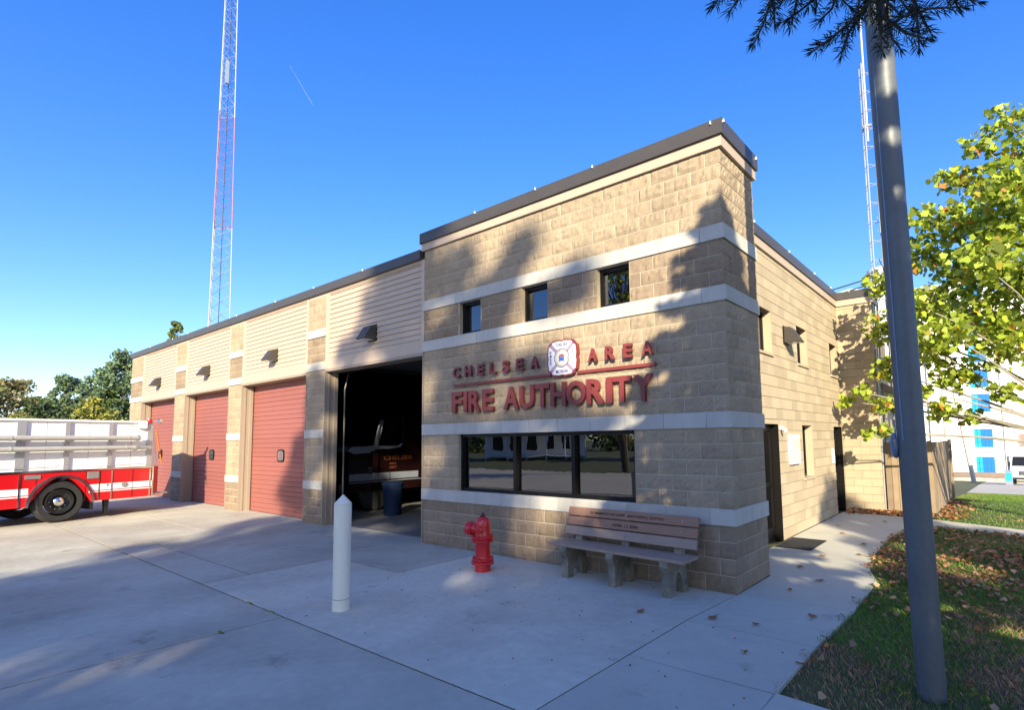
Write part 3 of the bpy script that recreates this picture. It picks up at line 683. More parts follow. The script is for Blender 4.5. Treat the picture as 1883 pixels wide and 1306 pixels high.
def outlet(d, z, r, L):
    d = Vector((d[0], d[1], 0)).normalized(); q = d.to_track_quat('Z', 'Y').to_matrix().to_4x4()
    mb = MB(); M = Matrix.Translation((0, 0, z)) @ q
    def la(pr, n=28):
        i = len(mb.v); mb.lathe(pr, n=n, M=M)
    la([(r*.86, .08), (r*.80, L*.55), (r*.80, L*.66)]); la([(r*.98, L*.62), (r*1.04, L*.64), (r*1.04, L*.70), (r*.98, L*.72)])
    la([(r*.9, L*.72), (r*1.0, L*.75), (r*1.0, L*.93), (r*.90, L), (r*.5, L*1.01)]); la([(r*.24, L), (r*.22, L*1.12)], 5)
    mb.obj('outlet_cap', 'hydrant_red', hy, smooth=True)
outlet((-.90, -.44), .612, .098, .255); outlet((.44, -.90), .612, .055, .185); outlet((-.44, .90), .612, .055, .185)

# ------------------------------------------------------------------ memorial bench
bn = thing('memorial_bench', 'memorial bench of brown planks with engraved lettering on rough stone legs against the front wall', 'bench', (-1.43, -.40, 0), R(-2.6))
Lb = 1.06
def plank(p0, wv, tv, x0, x1, m, name='plank'):
    mb = MB(); p0 = Vector(p0); wv = Vector(wv); tv = Vector(tv); b = .006
    q = [p0+wv*.04+tv*0, p0+wv*.96, p0+wv+tv*.2, p0+wv+tv*.8, p0+wv*.96+tv, p0+wv*.04+tv, p0+tv*.8, p0+tv*.2]
    mb.prism([(x0, v.y, v.z) for v in q], (x1-x0, 0, 0)); return mb
sp = [plank((0, -.225+k*.135, .425), (0, .127, .006), (0, -.0, .040), -Lb, Lb, 0) for k in range(3)]
for k, p in enumerate(sp): p.obj('seat', 'plank_old', bn)
tilt = Vector((0, .035, .118)); tn = Vector((0, .036, -.0106))
bk = []
for k, m in enumerate(('plank_old', 'plank_new', 'plank_new')):
    p0 = Vector((0, .106+.0388*k, .545+.131*k*1.0)); bk.append(plank(p0, tilt, tn, -Lb+.03, Lb-.0, 0).obj('backrest', m, bn))
    mb = MB()
    for x in (-.83, .0, .84):
        c = p0+tilt*.52; mb.tube((x, c.y-.006, c.z), (x, c.y+.002, c.z), .011, n=10)
    mb.obj('bolts', 'steel', bk[-1])
def btext(s, x0, x1, k, h):
    p0 = Vector((0, .106+.0388*k, .545+.131*k)); c = p0+tilt*.45
    o = text_mesh(s, x0, x1, -h/2, h/2, 0, .002, 'engraved', 't', bold=.012)
    a = math.atan2(tilt.y, tilt.z); o.data.transform(Matrix.Translation((0, c.y-.003, c.z)) @ Matrix.Rotation(-a, 4, 'X')); return o
for t in (join_meshes([btext('IN MEMORY OF CAPT. MATTHEW J. TUTTLE', -.62, .57, 2, .042)], 'engraving', bk[2]), join_meshes([btext('APRIL 13, 2006', -.22, .20, 1, .042)], 'engraving', bk[1])): pass
for x in (-.80, .0, .80):
    mb = MB()
    pr = [(-.185, 0), (-.055, 0), (-.045, .12), (-.015, .22), (.02, .265), (.065, .265), (.10, .22), (.155, 0), (.265, 0), (.262, .06), (.215, .30), (.225, .50), (.330, .84), (.245, .86), (.145, .52), (.13, .425), (-.225, .425), (-.235, .36), (-.175, .26)]
    # split into convex-ish pieces to keep faces clean
    def pc(ids): mb.prism([(x-.055, pr[i][0], pr[i][1]) for i in ids], (.11, 0, 0))
    pc([0, 1, 2, 18]); pc([18, 2, 3, 17]); pc([17, 3, 4, 5, 15, 16]); pc([15, 5, 6, 10, 11]); pc([6, 7, 8, 9, 10]); pc([15, 11, 14]); pc([14, 11, 12, 13])
    mb.obj('support', 'aggregate', bn)

# ------------------------------------------------------------------ steel pole with halyard
po = thing('flagpole', 'tall grey metal pole with a coil of blue rope standing in the lawn', 'pole', (2.095, -1.70, -.03))
mb = MB(); mb.lathe([(.095, 0), (.0945, 2.5), (.096, 5.2), (.088, 8.0), (.06, 10.5)], n=48)
pm = mb.obj('pole', 'pole_grey', po, smooth=True); pm.rotation_euler = (0, R(-.45), 0)
mb = MB(); mb.path([(-.06, -.085, 1.9), (-.073, -.085, 3.2), (-.085, -.080, 4.8), (-.09, -.075, 8.6)], .004, 6); mb.path([(-.098, -.02, 1.9), (-.115, -.02, 5), (-.11, -.02, 8.6)], .005, 6); mb.obj('halyard', 'rope', po)
mb = MB(); mb.box(-.115, -.09, -.03, 0, 1.84, 1.98); mb.box(-.125, -.11, -.03, 0, 1.82, 2.0); mb.obj('cleat', 'steel', po)
mb = MB()
for k in range(11):
    a = random.uniform(-.03, .03); r = random.uniform(.016, .034); h = random.uniform(.085, .125); y = -.02+a; x = -.122+random.uniform(-.012, .012)
    pts = [(x+r*math.sin(t)*.6, y+r*math.sin(t)*.9, 1.885+h*math.cos(t)*(1 if math.cos(t) < 0 else .55)) for t in [2*math.pi*q/14 for q in range(15)]]
    mb.path(pts, .005, 6)
mb.obj('rope_coil', 'rope', po)

# ------------------------------------------------------------------ red fire engine beside the garage
e = Vector((-.238, .971, 0)).normalized(); nrm = Vector((e.y, -e.x, 0))      # rearwards, towards the camera side
TR = thing('fire_engine', 'red and white fire engine with suction hoses parked before the far garage doors', 'fire engine', (-16.10, -3.57, 0), 0)
TM = Matrix(((e.x, nrm.x, 0, 0), (e.y, nrm.y, 0, 0), (0, 0, 1, 0), (0, 0, 0, 1)))   # local x = rearwards, y = towards camera
def TB(name, m, parent=TR, smooth=False, build=None):
    mb = MB(); build(mb); mb.v = [tuple(TM @ Vector(p)) for p in mb.v]; return mb.obj(name, m, parent, smooth)
W_ = -2.42
def body(mb):
    # lower red body with an arched wheel opening on both sides
    mb.box(-2.6, -.66, W_, 0, .45, 1.27); mb.box(.68, 2.13, W_, 0, .47, 1.29)
    N = 20; pts = [(-.66+1.34*i/N, .44+.70*math.sin(math.pi*i/N)) for i in range(N+1)]
    for y0, y1 in ((-.04, 0), (W_, W_+.04)):
        for (a, za), (b, zb) in zip(pts[:-1], pts[1:]): mb.prism([(a, y0, za), (b, y0, zb), (b, y0, 1.27+.01*b), (a, y0, 1.27+.01*a)], (0, y1-y0, 0))
    mb.prism([(2.13, 0, .55), (2.40, -.22, .55), (2.40, W_+.22, .55), (2.13, W_, .55)], (0, 0, .76))
BODY = TB('lower_body', 'fire_red', build=body)
TB('wheel_well', 'black', BODY, build=lambda mb: mb.box(-.66, .68, W_+.04, -.041, 1.15, 1.26))
def stripes(mb):
    for s_ in (1,):
        y = .004
        for a, b in ((-2.6, -.64), (.60, 2.13)):
            mb.box(a, b, 0, y, .745, .905); mb.box(a, b, 0, y, .695, .720)
        for a, b in ((-2.6, -.66), (.68, 2.13)): mb.box(a, b, W_-.004, W_, .745, .905)
TB('stripe', 'truck_reflective', BODY, build=stripes)
def arch(mb):
    N = 24
    for y0, y1 in ((-.005, .035),):
        p = [(.02+.71*math.cos(math.pi*i/N), .44+.755*math.sin(math.pi*i/N)) for i in range(N+1)]; q = [(.02+.65*math.cos(math.pi*i/N), .44+.695*math.sin(math.pi*i/N)) for i in range(N+1)]
        for i in range(N): mb.prism([(q[i][0], y0, q[i][1]), (p[i][0], y0, p[i][1]), (p[i+1][0], y0, p[i+1][1]), (q[i+1][0], y0, q[i+1][1])], (0, y1-y0, 0))
TB('wheel_arch', 'chrome', BODY, build=arch)
def strips(mb):
    for x in (-.82, 1.11, 2.06): mb.box(x-.016, x+.016, .004, .018, .47, 1.25)
    mb.box(.81, .825, .004, .014, .53, 1.22); mb.box(2.115, 2.15, -.02, .02, .46, 1.32); mb.box(-2.6, 2.14, -.02, .022, 1.275, 1.315)
TB('trim_strip', 'chrome', BODY, build=strips)
TB('panel_seam', 'black', BODY, build=lambda mb: [mb.box(x, x+.008, .0, .0065, .50, 1.26) for x in (-1.5, -.5, .52, .84, 1.62)])
def hw(mb):
    mb.box(.55, .80, .0, .02, 1.06, 1.24); mb.box(-.72, -.42, .0, .016, 1.13, 1.22)
    mb.lathe([(.075, 0), (.07, .02), (.04, .025)], c=(1.42, .004, .85), n=24, M=Matrix.Rotation(R(-90), 4, 'X'))
    mb.box(1.0, 1.03, .003, .02, .84, .90)
TB('panel_fitting', 'steel', BODY, build=hw)
def upper(mb):
    mb.box(-2.6, 2.10, W_, -.03, 1.30, 2.56); 
    mb.prism([(2.10, -.03, 1.32), (2.38, -.20, 1.32), (2.20, -.20, 2.50), (2.10, -.03, 2.55)], (0, -.03, 0)); mb.prism([(2.10, W_, 1.32), (2.38, W_+.18, 1.32), (2.20, W_+.18, 2.50), (2.10, W_, 2.55)], (0, .03, 0))
UP = TB('upper_body', 'truck_white', build=upper)
TB('panel_seam', 'hose_grey', UP, build=lambda mb: ([mb.box(x, x+.008, -.03, -.026, 1.33, 2.54) for x in (-1.7, -.35, .55, 1.55)], mb.box(-2.6, 2.08, -.03, -.024, 1.92, 1.93)))
TB('top_rail', 'truck_white', UP, build=lambda mb: mb.box(-2.6, 2.08, -.06, .025, 2.56, 2.61))
for x0, x1 in ((-2.4, -2.24), (-.93, -.76), (.02, .12), (.98, 1.08), (1.94, 2.08)):
    def rib(mb, x0=x0, x1=x1):
        mb.box(x0, x1, -.03, .02, 1.32, 2.55)
    rb = TB('rib', 'galvanised', UP, build=rib)
for zc, x1 in ((2.13, 1.60), (1.86, 1.55)):
    def hose(mb, zc=zc, x1=x1):
        M = Matrix.Rotation(R(90), 4, 'Y')
        mb.lathe([(.062, -2.4), (.062, x1), ], c=(0, .14, zc), n=20, M=M); 
        for x in (-1.1, x1-.22): mb.lathe([(.07, x), (.07, x+.03)], c=(0, .14, zc), n=20, M=M)
    ho = TB('suction_hose', 'hose_grey', build=hose)
    def endc(mb, zc=zc, x1=x1):
        M = Matrix.Rotation(R(90), 4, 'Y'); mb.lathe([(.075, x1), (.078, x1+.07)], c=(0, .14, zc), n=20, M=M)
        if zc < 2: mb.lathe([(.055, x1+.07), (.055, x1+.36)], c=(0, .14, zc), n=20, M=M)
        for x in (-2.0, -.85, .07, 1.03): mb.box(x-.02, x+.02, -.02, .15, zc-.085, zc-.06)
    TB('coupling', 'steel', ho, build=endc)
def rods(mb):
    mb.path([(-2.5, .04, 1.37), (-.15, .04, 1.40), (-.08, .04, 1.43), (-.10, .04, 1.47)], .010, 6); mb.path([(.75, .04, 1.36), (1.35, .04, 1.39), (1.9, .04, 1.40)], .010, 6)
TB('pike_pole', 'steel', build=rods)
def lamps(mb):
    mb.box(1.70, 1.90, -.02, .07, 2.40, 2.62)
TB('side_floodlight', 'lens', build=lamps)
TB('beacon', 'lamp_red', smooth=True, build=lambda mb: mb.lathe([(.07, 2.56), (.075, 2.60), (.06, 2.68), (.02, 2.70)], c=(1.98, 0, 0), n=20))
def spot(mb):
    mb.path([(2.05, -.02, 2.60), (2.2, 0, 2.61)], .012, 6); mb.lathe([(.02, 2.18), (.06, 2.24), (.06, 2.30), (.01, 2.34)], c=(0, 0, 2.62), n=16, M=Matrix.Rotation(R(90), 4, 'Y'))
TB('spotlight', 'chrome', build=spot)
TB('grab_rail', 'orange', build=lambda mb: mb.path([(2.18, .0, 2.35), (2.36, .0, 1.4)], .022, 8))
TB('tail_step', 'steel', build=lambda mb: mb.box(2.14, 2.62, W_+.1, -.10, .50, .54))
def jack(mb): mb.prism([(1.02, -.12, .46), (1.14, -.12, .46), (1.12, -.12, .06), (1.06, -.12, .06)], (0, -.10, 0))
TB('stabiliser_leg', 'black', build=jack)
TB('mud_flap', 'black', build=lambda mb: mb.box(.70, .73, -.55, -.02, .25, .62))
TB('chassis', 'black', build=lambda mb: (mb.box(-4.7, 2.1, -1.7, -.75, .45, .62), mb.box(-.2, .2, W_+.3, -.3, .42, .6)))
def wheel(x, y, sgn):
    M = Matrix.Rotation(R(-90*sgn), 4, 'X')
    def ty(mb): mb.lathe([(.30, .02), (.38, 0), (.47, .0), (.510, .03), (.522, .06), (.522, .21), (.51, .24), (.47, .27), (.35, .26)], c=(x, y-.27*sgn, .52), n=48, M=M, cap=False)
    t = TB('wheel', 'tyre', smooth=True, build=ty)
    TB('rim', 'black', t, smooth=True, build=lambda mb: (mb.lathe([(.31, .20), (.305, .245), (.28, .245), (.265, .17), (.16, .13), (.14, .14), (.13, .15)], c=(x, y-.27*sgn, .52), n=36, M=M, cap=False)))
    def hub(mb):
        mb.lathe([(.13, .14), (.125, .20), (.10, .23), (.05, .25), (.01, .255)], c=(x, y-.27*sgn, .52), n=24, M=M)
        for k in range(10):
            t_ = 2*math.pi*k/10; p = M @ Vector((.185*math.cos(t_), .185*math.sin(t_), 0)); mb.lathe([(.014, .13), (.012, .17)], c=(x+p.x, y-.27*sgn+p.y, .52+p.z), n=8, M=M)
    TB('hub', 'chrome', t, smooth=True, build=hub)
wheel(.02, -.03, 1); wheel(.02, W_+.03, -1); wheel(-3.55, -.03, 1); wheel(-3.55, W_+.03, -1)
def cab(mb):
    mb.box(-2.9, -2.62, W_, 0, .45, 1.3); mb.box(-2.9, -2.62, W_+.1, -.05, 1.3, 2.3)
    mb.box(-4.75, -4.15, W_, 0, .5, 1.45); mb.box(-4.15, -2.95, W_, 0, 1.12, 1.45)
    for y in (W_+.06, -.10): mb.box(-4.7, -4.6, y, y+.05, 1.45, 2.6); mb.box(-3.8, -3.7, y, y+.05, 1.45, 2.6); mb.box(-3.02, -2.94, y, y+.05, 1.45, 2.6)
    mb.box(-4.75, -2.94, W_+.04, -.04, 2.6, 2.75)
CB = TB('cab', 'fire_red', build=cab)
TB('windscreen', 'clear_glass', CB, build=lambda mb: mb.box(-4.68, -4.66, W_+.12, -.12, 1.46, 2.6))
TB('side_window', 'clear_glass', CB, build=lambda mb: (mb.box(-4.58, -3.82, -.08, -.07, 1.46, 2.58), mb.box(-3.68, -3.04, -.08, -.07, 1.46, 2.58)))
TB('bumper', 'chrome', CB, build=lambda mb: mb.box(-4.95, -4.76, W_, 0, .5, .8))

# ------------------------------------------------------------------ inside the open bay: second engine, bin, column
GX = -11.2
IE = thing('fire_engine', 'dark fire engine with a white stripe and gold lettering parked inside the open bay', 'fire engine', (GX, 2.2, 0))
def IB(name, m, build, parent=IE):
    mb = MB(); build(mb); return mb.obj(name, m, parent)
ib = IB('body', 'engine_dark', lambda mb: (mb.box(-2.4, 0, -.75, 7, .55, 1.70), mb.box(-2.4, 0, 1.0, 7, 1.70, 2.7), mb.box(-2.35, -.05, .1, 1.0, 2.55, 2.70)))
IB('stripe', 'engine_stripe', lambda mb: (mb.box(0, .006, -.72, .55, .86, 1.05), mb.box(0, .006, .58, 1.55, .86, 1.05), mb.box(0, .006, 2.0, 3.2, .86, 1.05), mb.box(0, .006, -.72, 3.2, .80, .825)), ib)
IB('hood', 'engine_stripe', lambda mb: mb.prism([(.004, -.78, 1.69), (.004, -.6, 1.60), (.004, -.12, 1.62), (.004, .08, 1.72), (.004, .55, 1.72), (.004, .55, 1.80), (.004, .06, 1.82), (.004, -.2, 1.80), (.004, -.66, 1.79)], (-2.4, 0, 0)), ib)
IB('pillar', 'engine_stripe', lambda mb: (mb.prism([(.008, .02, 1.80), (.008, .16, 1.80), (.008, .34, 2.55), (.008, .24, 2.55)], (-.05, 0, 0)), mb.prism([(.008, .55, 1.72), (.008, .9, 1.76), (.008, 1.0, 1.86), (.008, .93, 1.88), (.008, .85, 1.82), (.008, .55, 1.80)], (-.05, 0, 0))), ib)
IB('side_window', 'window_glass', lambda mb: mb.box(-.02, -.01, .3, 1.0, 1.8, 2.55), ib)
tt = [text_mesh('CHELSEA', .0, .98, 1.40, 1.52, 0, .004, 'gold', 't', bold=.01), text_mesh('FIRE', .20, .42, 1.27, 1.33, 0, .004, 'gold', 't', bold=.01), text_mesh('DEPT', .20, .44, 1.16, 1.22, 0, .004, 'gold', 't', bold=.01)]
for o in tt: o.data.transform(Matrix.Translation((.008, .35, 0)) @ Matrix.Rotation(R(90), 4, 'Z'))
join_meshes(tt, 'door_lettering', ib)
IB('handle', 'chrome', lambda mb: (mb.box(.004, .03, -.12, -.02, 1.18, 1.21), mb.box(.004, .03, -.12, -.02, 1.10, 1.125)), ib)
for y in (.15, 5.2):
    mb = MB(); mb.lathe([(.3, -.28), (.5, -.26), (.52, -.2), (.52, -.05), (.48, 0), (.3, 0)], c=(-.02, y, .52), n=32, M=Matrix.Rotation(R(90), 4, 'Y')); mb.obj('wheel', 'tyre', IE)
IB('bumper', 'chrome', lambda mb: mb.box(-2.4, 0, -1.0, -.76, .55, .8))
tc_ = thing('trash_can', 'dark blue round trash can with a lid just inside the open garage bay', 'trash can', (-10.02, 2.05, 0))
mb = MB(); mb.lathe([(.215, 0), (.222, .02), (.258, .74), (.268, .745), (.268, .80)], n=36); mb.obj('bin', 'bin_blue', tc_, smooth=True)
mb = MB(); mb.lathe([(.285, .795), (.290, .84), (.24, .875), (.05, .89)], n=36); mb.obj('lid', 'bin_blue', tc_, smooth=True)
mb = MB()
for s_ in (1, -1): mb.box(s_*.26, s_*.30, -.05, .05, .66, .72)
mb.obj('handle', 'bin_blue', tc_)
gr = thing('gear_rack', 'upright steel rack with hanging gear at the right edge of the open bay', 'rack', (-8.3, 3.9, 0))
mb = MB()
for x in (0, .9): mb.tube((x, 0, 0), (x, 0, 2.3), .025)
for z in (.4, 1.3, 2.25): mb.tube((0, 0, z), (.9, 0, z), .02)
mb.obj('frame', 'galvanised', gr)
mb = MB()
for x, z, w2, h2, v in ((.18, 1.30, .12, .5, .2), (.52, 1.28, .13, .7, .8), (.78, 1.25, .08, .4, .4)): mb.prism([(x-w2, -.04, z), (x+w2, -.04, z), (x+w2*.8, -.04, z-h2), (x-w2*.7, -.04, z-h2)], (0, .06, 0), v)
mb.obj('gear', 'hose_grey', gr)

# ------------------------------------------------------------------ lattice masts
def lattice(root, base, H, w0, w1, step, rot, mats, bands, rl, rb, leg_n=3, z0=0):
    segs = bands
    def corner(k, z):
        wz = w0+(w1-w0)*z/H; t = rot+2*math.pi*k/3; r = wz/math.sqrt(3); return Vector((r*math.cos(t), r*math.sin(t), z))
    for (za, zb, m) in segs:
        mb = MB(); z = za
        for k in range(3): mb.tube(corner(k, za), corner(k, zb), rl, n=6)
        while z < zb-.01:
            zn = min(z+step, zb)
            for k in range(3):
                a, b = k, (k+1) % 3
                if rb[1] == 'x': mb.tube(corner(a, z), corner(b, zn), rb[0], n=4, caps=False); mb.tube(corner(b, z), corner(a, zn), rb[0], n=4, caps=False)
                else: mb.tube(corner(a, z), corner(b, z), rb[0], n=4, caps=False)
            if abs(z-za) < .01:
                for k in range(3): mb.tube(corner(k, z), corner((k+1) % 3, z), rb[0]*1.5, n=4)
            z = zn
        mb.obj('mast_section', m, root)
TW = thing('lattice_mast', 'tall white and red lattice radio mast rising behind the garage roof', 'radio mast', (-39.15, 7.85, 0))
lattice(TW, 0, 46, 1.62, .60, .95, R(68), 0, [(0, 17.2, 'tower_white'), (17.2, 25.4, 'tower_red'), (25.4, 46, 'tower_white')], .036, (.012, 'x'))
mb = MB(); mb.path([(0.1, 0.1, 0), (.1, .1, 46)], .03, 6); mb.obj('cable', 'black', TW)
mb = MB(); mb.box(.30, .46, -.2, .0, 27.6, 29.3); mb.obj('antenna', 'galvanised', TW)
T2 = thing('lattice_mast', 'thin galvanised antenna mast like a ladder behind the block wing and pole', 'radio mast', (.03, 12.1, 0))
lattice(T2, 0, 13.5, .34, .30, .60, R(20), 0, [(0, 13.5, 'tower_white')], .020, (.010, 'r'))
mb = MB(); mb.tube((0, 0, 11), (0, 0, 17.5), .035); mb.tube((-.12, 0, 11.5), (.12, 0, 11.5), .05); mb.obj('antenna', 'tower_white', T2)
mb = MB(); mb.tube((.22, -.1, 8.0), (.22, -.1, 9.0), .05); mb.tube((.12, -.05, 8.5), (.22, -.1, 8.5), .02); mb.tube((.12, -.05, 8.1), (.34, -.1, 8.1), .015); mb.obj('radio_unit', 'white', T2)
mb = MB(); mb.path([(.1, -.15, 7.2), (.25, -.15, 6.7), (.18, -.15, 6.2), (0, -.15, 5.9), (-.05, -.15, 5)], .012, 6); mb.obj('cable', 'black', T2)
for dz, lab in ((0, 'upper dark cable running from the far roof edge towards the white mill'), (-.28, 'lower dark cable running from the far roof edge towards the white mill')):
    mb = MB(); pts = []
    for k in range(17):
        t = k/16; p = Vector((-9, 15.8, 6.7)).lerp(Vector((3, 24.6, 10.9)), t); p.z += dz-1.2*t*(1-t)*1.0; pts.append(p)
    mb.path(pts, .03, 6); tag(mb.obj('cable', 'black'), lab, 'cable', 'cables behind the station')

# ------------------------------------------------------------------ board enclosure behind the wing
FE = thing('board_fence', 'weathered tan board enclosure behind the grey pole at the end of the block wing', 'fence', (0, 0, 0))
mb = MB(); x = .27
while x < 1.25:
    w2 = .14; mb.box(x, x+w2-.008, 9.70-.09*x, 9.73-.09*x, 0.02, 1.73+random.uniform(-.01, .01), random.random()); x += w2
mb.obj('front_boards', 'fence_wood', FE)
mb = MB(); y = 9.62
while y < 13.4:
    mb.prism([(1.27+(y-9.6)*.03, y, 0.0), (1.30+(y-9.6)*.03, y, 0.0), (1.30+(y+.142-9.6)*.03, y+.142, 0), (1.27+(y+.142-9.6)*.03, y+.142, 0)], (0, 0, 1.72+random.uniform(-.01, .01)), random.random()); y += .15
mb.obj('side_boards', 'fence_wood', FE)
mb = MB(); mb.box(1.20, 1.29, 9.55, 9.615, 0, 1.76); mb.box(1.38, 1.47, 13.4, 13.49, 0, 1.76); mb.box(.30, 1.2, 9.735, 9.78, .4, .5); mb.box(.30, 1.2, 9.735, 9.78, 1.3, 1.4); mb.obj('post', 'fence_wood', FE)

# ------------------------------------------------------------------ mill, van, utility pole
ML = thing('mill_building', 'white mill block with bright blue boarded windows beyond the lawn', 'building', (0, 68, -3.3))
mb = MB(); mb.box(-4.5, 3.2, 1.5, 20, 0, 22.5); mb.box(3.2, 22, 5, 24, 0, 21.5); mb.box(-3.5, -2.9, 1.2, 1.5, 0, 22.5); mb.obj('wall', 'mill_white', ML)
for zc in (1.75, 4.75, 8.6, 11.3, 14.1, 17.0, 21.0):
    h = 1.0 if zc < 21 else .9
    mb = MB(); mb.box(.45, 1.05, 1.46, 1.5, zc-h, zc+h); mb.box(1.05, 2.05, 1.455, 1.5, zc-h, zc+h, m=1); wn = mb.obj('window', ['mill_blue', 'mill_blue_dark'], ML)
    mb = MB(); mb.box(.38, 2.12, 1.35, 1.5, zc+h, zc+h+.10); mb.box(.36, 2.14, 1.30, 1.5, zc-h-.10, zc-h); mb.obj('lintel', 'mill_white', wn)
    mb = MB()
    for x in (.72, 1.05, 1.38, 1.72): mb.box(x-.015, x+.015, 1.43, 1.455, zc-h, zc+h)
    for z in (zc-.35, zc+.32): mb.box(.45, 2.05, 1.425, 1.45, z-.015, z+.015)
    mb.obj('glazing_bars', 'mill_blue_dark', wn)
mb = MB()
for z in (3.3, 6.7, 10.0, 12.8, 15.6, 19.0): mb.box(-4.5, 3.2, 1.44, 1.5, z, z+.05)
mb.box(-2.2, -2.08, 1.36, 1.5, 1.0, 22.4); mb.box(3.0, 3.1, 1.36, 1.5, 1.0, 22.4); mb.obj('ledge', 'mortar', ML)
mb = MB(); mb.box(-12, 3.5, .9, 1.45, -.6, .55); mb.obj('stone_base', 'fieldstone', ML)
mb = MB(); mb.box(-12, 3.6, .8, 1.46, .55, 1.05); mb.obj('ledge', 'brown_band', ML)
mb = MB(); mb.box(4.4, 8, 4.6, 5, 3.8, 5.2); mb.obj('loading_canopy', 'brown_band', ML)
for k, (x, h) in enumerate(((-6.1, 23.2), (-9.9, 21.5), (-13.6, 21.5))):
    sl_ = thing('grain_silo', ('tallest white silo, seen between the pole and the block wing' if k == 0 else 'white silo behind the fire station, %s from the mill block' % ('second' if k == 1 else 'third')), 'silo', (x, 62.5+k*1.5, -3.3), group='white grain silos')
    mb = MB(); mb.lathe([(1.75, 0), (1.75, h)], n=40); mb.obj('drum', 'mill_white', sl_, smooth=True)
    mb = MB(); mb.lathe([(1.8, h), (1.8, h+.3), (.3, h+.8)], n=40); mb.obj('cap', 'mill_white', sl_, smooth=True)
UPo = thing('utility_pole', 'pale wooden utility pole leaning in front of the white mill', 'utility pole', (.5, 57.5, -2.6))
mb = MB(); mb.tube((0, 0, 0), (-1.5, 0, 13), .20, .14, n=14); mb.obj('shaft', 'wood_pole', UPo)
mb = MB(); mb.tube((-1.35, -.9, 12.1), (-1.35, .9, 12.1), .06); mb.obj('crossarm', 'wood_pole', UPo)
VN = thing('parked_van', 'white box van parked facing the lawn at the right edge', 'van', (4.1, 47.8, -1.95))
mb = MB()
pf = [(-1.0, .30, .35), (-1.0, .30, 1.1), (-.97, .9, 1.25), (-.88, 1.75, 2.05), (-.88, 5, 2.15), (-1.0, 5, .35)]
mb.prism([(-1.02, y, z) for y, z in ((0, .42), (0, 1.08), (.15, 1.22), (.95, 1.32), (1.65, 2.12), (2.6, 2.15), (2.6, .42))], (2.04, 0, 0)); vb = mb.obj('body', 'truck_white', VN)
mb = MB(); mb.box(-1.15, 1.15, 2.3, 6.2, .55, 2.75); mb.obj('cargo_box', 'truck_white', VN)
mb = MB(); mb.prism([(-.90, .985, 1.345), (.90, .985, 1.345), (.80, 1.605, 2.05), (-.80, 1.605, 2.05)], (0, -.02, .02)); mb.obj('windscreen', 'black', vb)
mb = MB(); mb.box(-.55, .55, -.02, 0, .72, 1.02); mb.box(-.98, .98, -.10, .0, .38, .55); mb.obj('grille', 'black', vb)
mb = MB()
for z in (.78, .86, .94): mb.box(-.53, .53, -.03, -.02, z, z+.03)
mb.obj('grille_bars', 'chrome', vb)
for x in (-.80, .80):
    mb = MB(); mb.box(x-.17, x+.17, -.03, .0, .74, 1.02); mb.obj('headlight', 'lens', vb)
    mb = MB(); mb.lathe([(.2, 0), (.36, .02), (.36, .22), (.2, .24)], c=(x-.12, .9, .36), n=24, M=Matrix.Rotation(R(90), 4, 'Y')); mb.obj('wheel', 'tyre', VN)
    mb = MB(); mb.box(x*1.32-.08, x*1.32+.08, .95, 1.05, 1.3, 1.7); mb.obj('mirror', 'black', vb)
SIGN = thing('blue_post', 'blue painted post box beside the parked van', 'post', (2.95, 47.0, -1.92))
mb = MB(); mb.box(-.22, .22, -.2, .2, 0, 1.0); mb.box(-.26, .26, -.24, .24, 1.0, 1.08); mb.obj('box', 'roof_metal', SIGN)
mb = MB(); mb.box(-.18, .18, -.21, -.2, .3, .9); mb.obj('panel', 'mill_blue', SIGN)

# contrail: a thin streak of ice cloud very high up
mb = MB(); a = CX+Vector((-.963, .438, .686))*3000; b = CX+Vector((-.935, .468, .614))*3100; mb.tube(a, b, .6, 1.9, n=8)
o = mb.obj('contrail', 'contrail'); tag(o, 'thin white aircraft contrail high in the blue sky', 'contrail')

# ------------------------------------------------------------------ vegetation
def unit(n): v = RNG.normal(size=(n, 3)); return v/np.linalg.norm(v, axis=1)[:, None]
LOBED = np.array([(0, 0), (.22, .02), (.46, -.02), (.46, .22), (.58, .46), (.36, .56), (.22, .78), (0, .98), (-.22, .78), (-.36, .56), (-.58, .46), (-.46, .22), (-.46, -.02), (-.22, .02)])
OVAL = np.array([(0, 0), (.38, .25), (.42, .6), (0, 1), (-.42, .6), (-.38, .25)])
def leaves(name, P, size, mats, w, shape, parent=None, flat=0.0, jit=.35, fold=.15):
    """one polygon per leaf at points P, random orientation; flat>0 pulls the normals up"""
    n = len(P); N = unit(n); N[:, 2] = N[:, 2]*(1-flat)+flat*1.5*np.sign(RNG.random(n)-.15); N /= np.linalg.norm(N, axis=1)[:, None]
    A = np.cross(N, unit(n)); A /= np.linalg.norm(A, axis=1)[:, None]; B = np.cross(N, A)
    s_ = size*(1+jit*(RNG.random(n)*2-1)); k = len(shape); V = np.zeros((n, k, 3))
    for i, (a, b) in enumerate(shape):
        V[:, i] = P + (A*(a)+B*(b-.5)+N*(abs(a)*fold))[:]*s_[:, None]
    mi = RNG.choice(len(mats), size=n, p=np.array(w)/sum(w))
    return npobj(name, V, k, mats, RNG.random(n), mi, parent)
